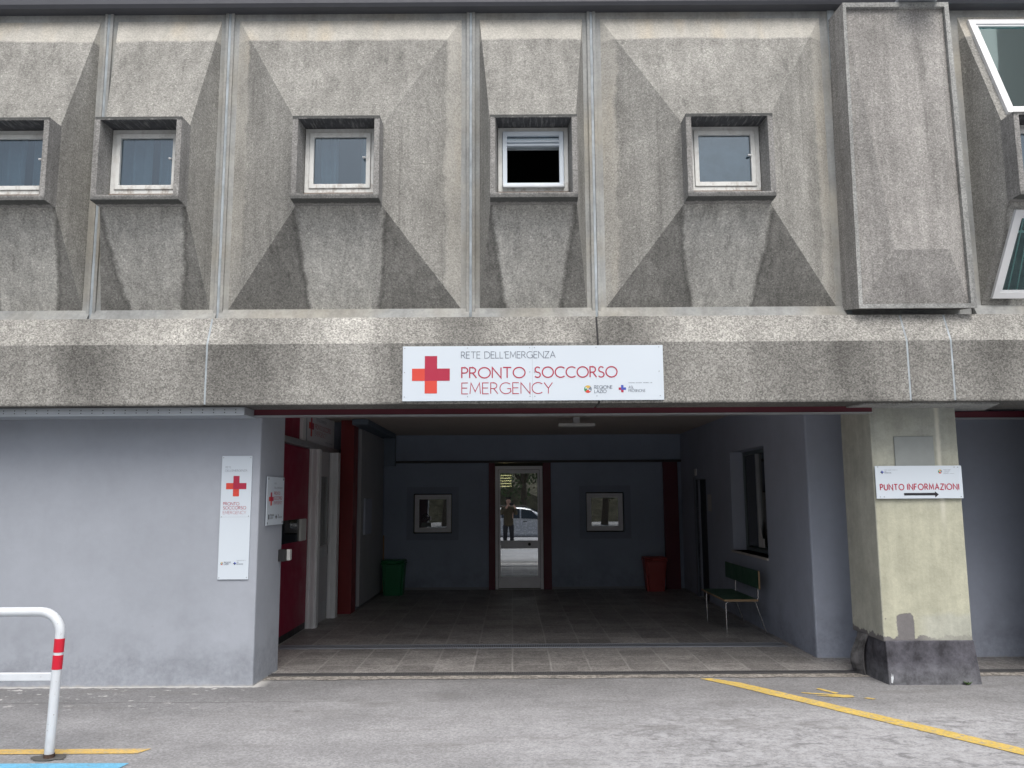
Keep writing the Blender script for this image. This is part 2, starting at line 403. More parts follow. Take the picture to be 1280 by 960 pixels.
def pillar_mat():
    n = NT('worn_cream_pillar_paint'); x, y, z = n.sep()[0:3]
    f = prod(n, n.rng(n.noise(1, 5, .65, n.mapv((8, 8, .5))), .3, .7, .86, 1.08), n.rng(n.noise(2.6, 6, .7), .3, .7, .80, 1.1), n.rng(n.noise(9, 5, .7, None, .6), .3, .7, .9, 1.06), n.rng(n.noise(70, 2), .3, .7, .95, 1.04))
    cream = n.mul(n.rgb((.47, .475, .375)), f)
    grey = n.mul(n.rgb((.35, .37, .345)), f)
    topm = n.rng(n.m('ADD', z, n.m('MULTIPLY', n.noise(2.5, 4), .9)), 1.9, 2.9, 0, .95)
    col = n.mix(topm, cream, grey)
    lowm = n.m('MULTIPLY', n.rng(n.m('ADD', z, n.m('MULTIPLY', n.m('SUBTRACT', n.noise(5, 4), .5), .12)), .58, .62, 1, 0), n.rng(x, .28, .42, 0, .6))
    col = n.mix(lowm, col, n.mul(n.rgb((.46, .48, .44)), f))
    # grey-green left flank, lightened to stand in for light from the passage
    side = n.rng(x, .000, .012, 1, 0)
    col = n.mix(side, col, n.mul(n.rgb((.50, .51, .45)), f))
    wob = n.m('MULTIPLY', n.m('SUBTRACT', n.noise(11, 4, .65), .5), .09)
    # bare mortar patch and ragged chipped lower edge
    px = n.m('ABSOLUTE', n.m('SUBTRACT', n.m('ADD', x, n.m('MULTIPLY', wob, .6)), .205))
    rnd_ = n.m('ADD', n.m('ADD', z, n.m('MULTIPLY', wob, .5)), n.m('MULTIPLY', n.m('POWER', n.m('DIVIDE', px, .08), 3), .03))
    patch = n.m('MULTIPLY', n.rng(px, .074, .084, 1, 0), n.rng(rnd_, .602, .612, 1, 0))
    rag = n.m('MULTIPLY', n.rng(n.m('ADD', z, n.m('MULTIPLY', wob, 1.6)), .40, .41, 1, 0), n.rng(x, .3, .5, 1, .35))
    chips = n.m('MULTIPLY', n.rng(n.noise(9, 5, .7), .66, .68), n.rng(z, .4, 1.1, .8, 0))
    col = n.mix(n.m('MAXIMUM', n.m('MAXIMUM', patch, rag), chips), col, n.mul(n.rgb((.19, .185, .19)), f))
    # lime run down the right side
    rx = n.m('ABSOLUTE', n.m('SUBTRACT', n.m('ADD', x, n.m('MULTIPLY', wob, .35)), .615))
    run = n.m('MULTIPLY', n.rng(rx, .008, .03, 1, 0), n.rng(z, 1.3, 1.6))
    col = n.mix(n.m('MULTIPLY', run, .7), col, (.62, .62, .54))
    pits = n.m('MULTIPLY', n.rng(n.vor(16, None, 'Distance'), 0, .12, 1, 0), n.rng(n.noise(4, 2), .56, .62))
    col = n.mix(pits, col, (.12, .12, .1))
    n.bump(n.m('ADD', n.noise(18, 5, .7), n.m('MULTIPLY', patch, -.6)), .45, .008)
    return n.fin(col, .8, 0, .3)
M['pillar'] = pillar_mat()
def plinth_mat():
    n = NT('dark_bitumen_plinth')
    f = prod(n, n.rng(n.noise(6, 6, .72, None, .25), .35, .65, .5, 1.55), n.rng(n.noise(30, 4), .3, .7, .85, 1.1))
    n.bump(n.noise(9, 5, .7), .5, .01)
    x, y, z = n.sep()[0:3]
    low = n.rng(n.m('ADD', z, n.m('MULTIPLY', n.noise(5, 3), .15)), .1, .28, .75, 0)
    return n.fin(n.mix(low, n.mul(n.rgb((.075, .075, .09)), f), n.mul(n.rgb((.145, .15, .165)), f)), .75, 0, .3)
M['plinth'] = plinth_mat()

def ground_mat():
    n = NT('worn_grey_asphalt'); x, y, z = n.sep()[0:3]
    r = n.sep(n.vor(75))[0]
    g = prod(n, n.rng(r, 0, 1, .80, 1.20), n.rng(n.noise(50, 4, .65), .3, .7, .9, 1.1), n.rng(n.noise(1.6, 6, .68), .3, .7, .84, 1.12), n.rng(x, -3.5, -.8, .84, 1.05, True),
             n.rng(n.noise(.55, 3, .6), .3, .7, .88, 1.1), n.rng(n.noise(1, 4, .6, n.mapv((.7, 3, 1))), .3, .7, .93, 1.06))
    base = n.rgb((.27, .273, .283))
    # the asphalt strip along the building is darker, it lightens further out
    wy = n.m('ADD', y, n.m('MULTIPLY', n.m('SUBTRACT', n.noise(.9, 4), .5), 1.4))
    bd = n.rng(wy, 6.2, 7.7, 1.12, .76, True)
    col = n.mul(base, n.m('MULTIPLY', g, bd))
    # bleached, scuffed area to the right
    wx = n.m('ADD', x, n.m('MULTIPLY', n.m('SUBTRACT', n.noise(1.1, 3), .5), 2.))
    area = n.m('MULTIPLY', n.rng(wx, -.4, 1.2, .0, 1), n.rng(wy, 6.3, 7.0, 1, 0))
    white = n.m('MULTIPLY', area, n.rng(n.noise(13, 7, .78), .44, .60, 0, .75))
    col = n.mix(white, col, (.46, .47, .495))
    darkp = n.m('MULTIPLY', area, n.rng(n.noise(4.5, 7, .78, n.mapv((1,1.5,1)), .6), .52, .64, 0, .8))
    col = n.mix(darkp, col, (.15, .152, .16))
    # brown-grey damp patches
    dp = n.rng(n.noise(1.0, 5, .7, n.mapv((1, 2.6, 1), (4, 2, 0))), .54, .68, 0, .5)
    col = n.mix(dp, col, (.15, .148, .145))
    # splashed plaster flecks in front of the left wall
    fm = n.m('MULTIPLY', n.rng(x, -2.6, -1.9, 1, 0), n.rng(wy, 6.7, 7.2))
    fl = n.m('MULTIPLY', fm, n.rng(n.noise(5.5, 4, .62, n.mapv((1, 2.2, 1), (1.5, .3, 0))), .625, .65))
    edge = n.m('MULTIPLY', n.rng(x, -2.3, -2.2, 1, 0), n.rng(n.m('ADD', y, n.m('MULTIPLY', n.noise(12, 4), .12)), 7.70, 7.74))
    col = n.mix(n.m('MULTIPLY', n.m('MAXIMUM', fl, edge), .8), col, (.56, .56, .55))
    # a long crack by the wall
    cy = n.m('ABSOLUTE', n.m('SUBTRACT', n.m('ADD', y, n.m('MULTIPLY', n.m('SUBTRACT', n.noise(3, 5, .7), .5), .12)), 7.12))
    ck = n.m('MULTIPLY', n.rng(cy, .004, .02, 1, 0), n.rng(x, -2.2, -1.2, .6, 0))
    col = n.mix(ck, col, (.09, .09, .09))
    oil = n.m('MULTIPLY', n.rng(n.vor(1.15, n.mapv((1, 1.6, 1)), 'Distance'), .02, .05, 1, 0), .6)
    col = n.mix(oil, col, (.07, .07, .07))
    n.bump(n.m('ADD', r, n.noise(40, 4)), .25, .004)
    return n.fin(col, .9, 0, .3)
M['ground'] = ground_mat()

def tile_mat():
    n = NT('exposed_aggregate_floor_tiles'); x, y, z = n.sep()[0:3]
    T = .378
    def joint(c, off, per):
        u = n.m('FRACT', n.m('DIVIDE', n.m('ADD', c, off), per))
        return n.m('MINIMUM', u, n.m('SUBTRACT', 1., u))
    jx = joint(x, 20*T + .012, T); jy = joint(y, -8.18 + 20*T, T)
    j = n.rng(n.m('MINIMUM', jx, n.m('MULTIPLY', jy, 1.0)), .018, .030, 1, 0)
    jx_only = n.rng(jx, .011, .020, 1, 0)
    cell = n.n('ShaderNodeTexWhiteNoise'); cell.noise_dimensions = '2D'
    cv = n.n('ShaderNodeCombineXYZ')
    n.link(n.m('FLOOR', n.m('DIVIDE', n.m('ADD', x, 20*T + .012), T)), cv.inputs[0]); n.link(n.m('FLOOR', n.m('DIVIDE', n.m('ADD', y, -8.18 + 20*T), T)), cv.inputs[1])
    n.link(cv.outputs[0], cell.inputs[0])
    r = n.sep(n.vor(95))[0]
    g = prod(n, n.rng(r, 0, 1, .6, 1.4), n.rng(n.noise(26, 4, .65), .3, .7, .7, 1.25), n.rng(n.noise(2.5, 5, .6), .3, .7, .72, 1.18), n.rng(cell.outputs[0], 0, 1, .8, 1.16))
    col = n.mul(n.rgb((.272, .264, .258)), g)
    blotch = n.rng(n.noise(3.2, 5, .7, n.mapv((1, 1.8, 1))), .56, .68, 0, .6)
    col = n.mix(blotch, col, (.11, .10, .098))
    col = n.mix(n.m('MULTIPLY', j, .42), col, (.44, .43, .425))
    n.bump(n.m('SUBTRACT', n.m('MULTIPLY', r, .4), j), .4, .004)
    return n.fin(col, n.rng(n.noise(3, 4), .3, .7, .42, .62), 0, .5)
M['tile'] = tile_mat()

def gravel_strip():
    n = NT('pebbly_kerb_concrete'); r = n.sep(n.vor(45))[0]
    g = prod(n, n.rng(r, 0, 1, .5, 1.5), n.rng(n.noise(5, 5, .7), .3, .7, .7, 1.25))
    n.bump(r, .6, .006)
    return n.fin(n.mul(n.rgb((.27, .255, .235)), g), .9)
M['pebble'] = gravel_strip()
def road_paint(name, c, worn=.5):
    n = NT(name)
    w = n.rng(n.noise(24, 6, .75), worn, worn+.08, 0, .75)
    g = n.rng(n.noise(5, 4), .3, .7, .88, 1.08)
    g2 = n.rng(n.sep(n.vor(75))[0], 0, 1, .88, 1.1)
    n.bump(n.noise(40, 3), .3, .003)
    return n.fin(n.mix(w, n.mul(n.rgb(c), n.m('MULTIPLY', g, g2)), (.30, .30, .30)), .8, 0, .3)
M['yellow'] = road_paint('worn_yellow_road_paint', (.62, .45, .12), .52)
M['yellow2'] = road_paint('faded_yellow_road_paint', (.60, .42, .14), .53)
M['bluep'] = road_paint('light_blue_road_paint', (.15, .42, .62), .58)
def enamel():
    n = NT('white_barrier_enamel'); x, y, z = n.sep()[0:3]
    f = n.rng(n.noise(7, 5, .65), .3, .7, .92, 1.03)
    chip = n.m('MULTIPLY', n.rng(n.noise(30, 4, .7), .66, .68), n.rng(z, .0, .5, 1, .35))
    dirt = n.m('MULTIPLY', n.rng(z, 0, .18, .55, 0), n.rng(n.noise(14, 4, .7), .35, .65))
    col = n.mix(dirt, n.mul(n.rgb((.66, .71, .76)), f), (.30, .27, .24))
    return n.fin(n.mix(chip, col, (.16, .10, .07)), .38)
M['barw'] = enamel()
M['barr'] = plain('red_reflective_band', (.62, .015, .04), .35, 0, .05)
M['rust'] = plain('rusty_base', (.07, .045, .035), .9, 0, .4, 30)
M['bgreen'] = plain('green_laminate', (.028, .085, .05), .45, 0, .1, 3)
M['wood_edge'] = plain('plywood_edge', (.30, .20, .11), .6, 0, .15, 20)
M['bin_g'] = plain('green_plastic', (.003, .13, .045), .45, 0, .06)
M['bin_r'] = plain('red_plastic', (.34, .055, .05), .45, 0, .06)
M['lampw'] = plain('white_lamp_plastic', (.55, .56, .55), .4)
M['paper'] = plain('paper_notice', (.5, .5, .5), .8)

# ------------------------------------------------------------------ stroke lettering
def arc(cx, cy, rx, ry, a0, a1, n=18):
    return [(cx + rx*math.cos(R(a0 + (a1-a0)*i/n)), cy + ry*math.sin(R(a0 + (a1-a0)*i/n))) for i in range(n+1)]
def glyphs():
    g = {}
    g['A'] = (.74, [[(0,0),(.37,1),(.74,0)], [(.13,.34),(.61,.34)]])
    g['B'] = (.55, [[(0,0),(0,1),(.25,1)] + arc(.25,.76,.24,.24,90,-90)+[(0,.52)], [(.25,.52)] + arc(.27,.26,.27,.26,90,-90)+[(0,0)]])
    g['C'] = (.82, [arc(.5,.5,.5,.5,48,312,26)])
    g['D'] = (.78, [[(0,0),(0,1),(.3,1)] + arc(.3,.5,.48,.5,90,-90)+[(0,0)]])
    g['E'] = (.50, [[(.5,1),(0,1),(0,0),(.5,0)], [(0,.53),(.45,.53)]])
    g['F'] = (.47, [[(.47,1),(0,1),(0,0)], [(0,.52),(.42,.52)]])
    g['G'] = (.88, [arc(.5,.5,.5,.5,48,325,26)+[(.88,.2),(.88,.46),(.6,.46)]])
    g['I'] = (.02, [[(.01,0),(.01,1)]])
    g['L'] = (.46, [[(0,1),(0,0),(.46,0)]])
    g['M'] = (.86, [[(0,0),(.08,1),(.43,.2),(.78,1),(.86,0)]])
    g['N'] = (.74, [[(0,0),(0,1),(.74,0),(.74,1)]])
    g['O'] = (1.0, [arc(.5,.5,.5,.5,90,450,30)])
    g['P'] = (.5, [[(0,0),(0,1),(.24,1)] + arc(.24,.74,.26,.26,90,-90)+[(0,.48)]])
    g['R'] = (.58, [[(0,0),(0,1),(.24,1)] + arc(.24,.74,.26,.26,90,-90)+[(0,.48)], [(.24,.48),(.58,0)]])
    g['S'] = (.52, [arc(.27,.75,.23,.25,35,270,14)[:-1] + arc(.25,.25,.26,.25,90,-150,14)])
    g['T'] = (.7, [[(0,1),(.7,1)], [(.35,1),(.35,0)]])
    g['U'] = (.68, [[(0,1),(0,.34)] + arc(.34,.34,.34,.34,180,360)+[(.68,1)]])
    g['Y'] = (.68, [[(0,1),(.34,.48),(.68,1)], [(.34,.48),(.34,0)]])
    g['Z'] = (.64, [[(0,1),(.64,1),(0,0),(.64,0)]])
    g["'"] = (.02, [[(.01,1.02),(.01,.78)]])
    g[' '] = (.30, [])
    return g
GL = glyphs()
def ribbon(pts, w):
    n = len(pts); closed = (Vector(pts[0]) - Vector(pts[-1])).length < 1e-5
    P = [Vector(p) for p in pts]; L = []; Rr = []
    if closed: P = P[:-1]; n -= 1
    for i in range(n):
        if closed: a = P[i-1]; c = P[(i+1) % n]
        else: a = P[i-1] if i else None; c = P[i+1] if i < n-1 else None
        d0 = (P[i]-a).normalized() if a is not None else None; d1 = (c-P[i]).normalized() if c is not None else None
        if d0 is None: d0 = d1
        if d1 is None: d1 = d0
        n0 = Vector((-d0.y, d0.x)); n1 = Vector((-d1.y, d1.x)); nn = (n0+n1)
        nn = n0.copy() if nn.length < .2 else nn.normalized()
        k = min(1/max(nn.dot(n0), .3), 2.6) * w/2
        L.append(P[i] + nn*k); Rr.append(P[i] - nn*k)
    quads = []
    for i in range(n if closed else n-1):
        j = (i+1) % n
        quads.append([Rr[i], Rr[j], L[j], L[i]])
    return quads
def text(mb, s, u0, u1, v0, h, wgt, fn, m=0, gap=.17):
    """letters fitted between u0 and u1, baseline v0, cap height h; fn(u,v,d)->world point"""
    mb.cut(); W = sum(GL[c][0] + gap for c in s) - gap
    k = (u1-u0)/W; x = 0; q = 0
    for c in s:
        w, st = GL[c]
        for pl in st:
            q += 1; d = .0016 + .00012*(q % 4)
            pts = [(u0 + (x+a)*k, v0 + b*h) for a, b in pl]
            for quad in ribbon(pts, wgt): mb.poly([fn(p.x, p.y, d) for p in quad], m)
        x += w + gap
def rect(mb, fn, u0, u1, v0, v1, d=.0016, m=0): mb.poly([fn(u0,v0,d), fn(u1,v0,d), fn(u1,v1,d), fn(u0,v1,d)], m)
def circle(mb, fn, u, v, r, d=.0016, m=0, n=20, a0=0, a1=360):
    pts = [(u + r*math.cos(R(a0+(a1-a0)*i/n)), v + r*math.sin(R(a0+(a1-a0)*i/n))) for i in range(n + (0 if a1-a0 >= 360 else 1))]
    if a1-a0 < 360: pts.append((u, v))
    mb.poly([fn(a, b, d) for a, b in pts], m)
def cross(par, fn, u, v, arm, half):
    a = arm/2
    mb = MB()
    rect(mb, fn, u-a, u+a, v-a, v+half, .0016, 0); rect(mb, fn, u+a, u+half, v-a, v+a, .0016, 0)
    rect(mb, fn, u-half, u-a, v-a, v+a, .0016, 1); rect(mb, fn, u-a, u+a, v-half, v-a, .0016, 1)
    return mb.build('red_cross', [M['crim'], M['orange']], par)
def region_logo(mb, fn, u, v, r, off=0):
    mb.cut(); cols = [off, off+1, off+2, off+3]
    for k in range(4): circle(mb, fn, u, v, r, .0016, cols[k], 8, k*90+45, k*90+135)
    circle(mb, fn, u, v, r*.22, .0022, off+4, 12)
    circle(mb, fn, u-r*.5, v+r*.3, r*.22, .0022, off+4, 8); circle(mb, fn, u+r*.5, v-r*.35, r*.22, .0022, off+4, 8)
LOGOM = [M['gold_pr'], M['green_pr'], M['orange'], M['greyink'], M['sign']]
def asl_logo(mb, fn, u, v, h, m0, m1):
    mb.cut(); a = h/3
    rect(mb, fn, u-a, u+a, v-a, v+h, .0016, m0); rect(mb, fn, u+a, u+h, v-a, v+a, .0016, m0)
    rect(mb, fn, u-h, u-a, v-a, v+a, .0016, m1); rect(mb, fn, u-a, u+a, v-h, v-a, .0016, m1)
def dotline(mb, fn, u0, u1, v, h, n, m, seed=1):      # tiny line of print, too small to read in the photograph
    mb.cut(); rnd = random.Random(seed); u = u0; w = (u1-u0)/n
    for i in range(n):
        if i % 8 != 7: rect(mb, fn, u, u + w*rnd.uniform(.5, .72), v, v + h, .0016, m)
        u += w
def screws(par, fn, pts, r=.005):
    for u, v in pts:
        mb = MB(); c = Vector(fn(u, v, 0)); nrm = (Vector(fn(u, v, 1)) - c).normalized(); mb.disc(c, r, nrm, .003, 0, 10)
        mb.build('screw', M['screw'], par)

# ------------------------------------------------------------------ THE GROUND
g = MB(); g.poly([(-400,-400,0),(400,-400,0),(400,400,0),(-400,400,0)])
ground = g.build('ground', M['ground']); ground['kind'] = 'structure'
ground['label'] = 'worn grey asphalt yard in front of the entrance'
f = MB(); f.poly([(-2.78,8.20,.008),(3.14,8.20,.008),(3.14,15.5,.008),(-2.78,15.5,.008)])
f.poly([(3.14,8.20,.008),(9.5,8.20,.008),(9.5,8.9,.008),(3.14,8.9,.008)])
pf = f.build('passage_floor', M['tile']); pf['kind'] = 'structure'
f = MB()
rnd = random.Random(3); xs = [-2.36 + i*.12 for i in range(100)]
fr = [(x, 7.93 + rnd.uniform(-.025, .02), .0045) for x in xs]
bk = [(x, 8.075, .0045) for x in xs]
for i in range(len(xs)-1): f.poly([fr[i], fr[i+1], bk[i+1], bk[i]])
kb = f.build('kerb_strip', M['pebble']); kb['kind'] = 'structure'

def line_mark(name, pts, mat, z=.004):
    q = MB(); q.poly([(x, y, z) for x, y in pts]); o = q.build(name, mat); o['kind'] = 'structure'; return o
line_mark('yellow_line', [(-9,5.725),(-2.47,5.725),(-2.42,5.83),(-9,5.845)], M['yellow2'])
line_mark('blue_line', [(-9,5.40),(-2.45,5.42),(-2.43,5.525),(-9,5.56)], M['bluep'])
pts = []; n = 26; rnd = random.Random(5)
a0, b0, a1, b1 = Vector((1.78,7.80)), Vector((1.90,7.90)), Vector((5.0,2.95)), Vector((5.10,3.06))
lft = [a0.lerp(a1, i/n) + Vector((rnd.uniform(-.006,.006), rnd.uniform(-.006,.006))) for i in range(n+1)]
rgt = [b0.lerp(b1, i/n) + Vector((rnd.uniform(-.006,.006), rnd.uniform(-.006,.006))) for i in range(n+1)]
lft[0] = Vector((1.70,7.885)); rgt[0] = Vector((1.80,7.905))
line_mark('yellow_line', lft + rgt[::-1], M['yellow'])
# painted arrow with a dot
q = MB()
q.poly([(2.425,7.33,.004),(2.44,7.30,.004),(2.80,7.17,.004),(2.83,7.22,.004)])
q.poly([(2.60,7.46,.0045),(2.64,7.475,.0045),(2.74,7.30,.0045),(2.70,7.27,.0045)])
q.poly([(2.50,7.215,.0046),(2.74,7.13,.0046),(2.82,7.155,.0046),(2.80,7.21,.0046)])
q.poly([(2.87,7.115,.004),(2.93,7.07,.004),(2.96,7.09,.004),(2.91,7.135,.004)])
o = q.build('painted_arrow', M['yellow']); o['kind'] = 'structure'

# drain channels
def grate(name, x0, x1, y0, y1, z, step, label, mat):
    t = thing(name, label, 'drain', ((x0+x1)/2, (y0+y1)/2, 0))
    q = MB(); q.poly([(x0,y0,z-.005),(x1,y0,z-.005),(x1,y1,z-.005),(x0,y1,z-.005)]); q.build('channel', M['black'], t)
    q = MB()
    q.box(x0, x1, y0, y0+.012, z-.004, z+.004); q.box(x0, x1, y1-.012, y1, z-.004, z+.004)
    x = x0+.01
    while x < x1-.01:
        q.box(x, x+step*.6, y0+.012, y1-.012, z-.004, z+.003); x += step
    q.build('grating', mat, t); return t
grate('drain_grate', -2.30, 9.4, 8.09, 8.19, .008, .022, 'narrow dark slotted drain along the front edge of the tiles', plain('dark_iron', (.10, .10, .105), .6, .3))
grate('drain_grate', -2.62, 3.02, 9.46, 9.68, .014, .020, 'flat grey steel drain strip across the tiled passage floor', plain('grey_steel_grate', (.26, .28, .32), .55, .2))

# ------------------------------------------------------------------ THE HOSPITAL BUILDING
B = thing('hospital_building', 'concrete hospital block with faceted panels over a dark entrance passage', 'building', (0, 7.7, 0))
YF, YC, YR, YA, YB = 7.2, 7.3, 7.5, 7.14, 6.96
seams = [-9.5, -6.16, -2.68, .757, 3.475, 3.863, 9.5]
for a, b in zip(seams, seams[1:]):
    q = MB(); q.prism([(a+.007,YF,2.459),(a+.007,YF,3.0),(a+.007,YC,3.256),(a+.007,7.92,3.256),(a+.007,7.92,2.459)], (b-a-.014,0,0))
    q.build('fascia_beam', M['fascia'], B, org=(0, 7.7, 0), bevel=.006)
for x in seams[1:-1]:
    q = MB(); w = .009
    q.prism([(x-w,YF+.004,2.47),(x-w,YF+.004,3.0),(x-w,YC+.002,3.25),(x-w,7.6,3.25),(x-w,7.6,2.47)], (2*w,0,0))
    q.build('joint_sealant', M['seamdark'] if x == .757 else M['seal'], B)

def quad_inset(q4, w):
    P = [Vector(p) for p in q4]; out = []
    nrm = (P[1]-P[0]).cross(P[2]-P[0]).normalized()
    for i in range(4):
        a, p, c = P[i-1], P[i], P[(i+1) % 4]
        d0 = (p-a).normalized(); d1 = (c-p).normalized()
        n0 = nrm.cross(d0); n1 = nrm.cross(d1)
        s = d0.cross(d1).dot(nrm)
        out.append(p + (d1 - d0)*(w/max(abs(s), .2)))
    return out, nrm

def facade_panel(cx, hw, wide, glazed=False):
    z0, z1, zb, zt = 3.258, 6.42, 3.38, 6.23; r = .09 if wide else .085
    e = .012
    o = [(cx-hw+e,7.43,z0),(cx+hw-e,7.43,z0),(cx+hw-e,YR,z1),(cx-hw+e,YR,z1)]
    ob = [(cx-hw+e,YR,zb),(cx+hw-e,YR,zb)]
    i = [(cx-hw+r,YR,zb),(cx+hw-r,YR,zb),(cx+hw-r,YR,zt),(cx-hw+r,YR,zt)]
    ax = .385
    a = [(cx-ax,YA,4.24),(cx+ax,YA,4.24),(cx+ax,YA,5.005),(cx-ax,YA,5.005)]
    q = MB(); q.v = o + ob + i + a
    #0-3 o,4-5 ob,6-9 i,10-13 a
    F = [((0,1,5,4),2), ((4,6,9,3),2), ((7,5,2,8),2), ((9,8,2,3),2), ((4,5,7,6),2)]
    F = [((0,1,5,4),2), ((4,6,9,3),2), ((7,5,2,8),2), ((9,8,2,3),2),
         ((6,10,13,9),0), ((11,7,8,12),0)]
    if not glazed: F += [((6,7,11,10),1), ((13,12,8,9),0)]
    for f_, m_ in F: q.f.append(list(f_)); q.m.append(m_); q.sm.append(False)
    # bottom rim between ob and i shares the plane edge: ob.z == i.z so no gap
    if glazed:
        for idx, mm in (((6,7,11,10),1), ((13,12,8,9),0)):
            Q = [Vector(q.v[k]) for k in idx]; ins, nrm = quad_inset(Q, .075)
            b = len(q.v); q.v += [tuple(p) for p in ins]
            for k in range(4): q.f.append([idx[k], idx[(k+1) % 4], b+(k+1) % 4, b+k]); q.m.append(mm); q.sm.append(False)
    w = 'wide' if wide else 'nar'
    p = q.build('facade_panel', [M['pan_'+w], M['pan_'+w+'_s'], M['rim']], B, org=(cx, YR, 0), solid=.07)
    if glazed:
        for top in (True, False):
            Q = [Vector(t) for t in ([a[3], a[2], i[2], i[3]] if top else [i[0], i[1], a[1], a[0]])]
            ins, nrm = quad_inset(Q, .068)
            if nrm.y > 0: nrm = -nrm
            fr = MB(); inn, _ = quad_inset(ins, .055)
            fr.ring([p_ - nrm*.01 for p_ in ins], [p_ - nrm*.01 for p_ in inn], nrm*.045)
            in2, _ = quad_inset(inn, .02)
            fr.ring([p_ + nrm*.004 for p_ in inn], [p_ + nrm*.004 for p_ in in2], nrm*.02)
            fw = fr.build('window', M['alu'], B, label='trapezoid window %s the small square window' % ('above' if top else 'below'))
            gm = MB(); gm.poly([p_ + nrm*.008 for p_ in inn]); gm.build('pane', M['glass_teal'], fw, solid=.004)
            cm = MB()
            if top:
                mid = [ins[0] - nrm*.03, ins[1] - nrm*.03, ins[1].lerp(ins[2], .87) - nrm*.03, ins[0].lerp(ins[3], .87) - nrm*.03]
                N = 90
                for k in range(N):
                    s0, s1 = k/N, (k+1)/N
                    d0 = nrm*.004*math.sin(k*.9); d1 = nrm*.004*math.sin((k+1)*.9)
                    cm.add([mid[0].lerp(mid[1], s0)+d0, mid[0].lerp(mid[1], s1)+d1, mid[3].lerp(mid[2], s1)+d1, mid[3].lerp(mid[2], s0)+d0], [(0,1,2,3)], 0, True)
                cm.build('curtain', M['teal_blind'], fw)
            else:
                for k in range(1, 9):
                    s_ = k/9; A = inn[0].lerp(inn[1], s_) - nrm*.12; C2 = inn[3].lerp(inn[2], s_) - nrm*.12
                    cm.tube([A, C2], .006, 0, 6)
                Hm = inn[0].lerp(inn[3], .78) - nrm*.12; Hn = inn[1].lerp(inn[2], .78) - nrm*.12
                cm.tube([Hm, Hn], .012, 0, 6)
                cm.build('blind', M['alu'], fw)
    return p

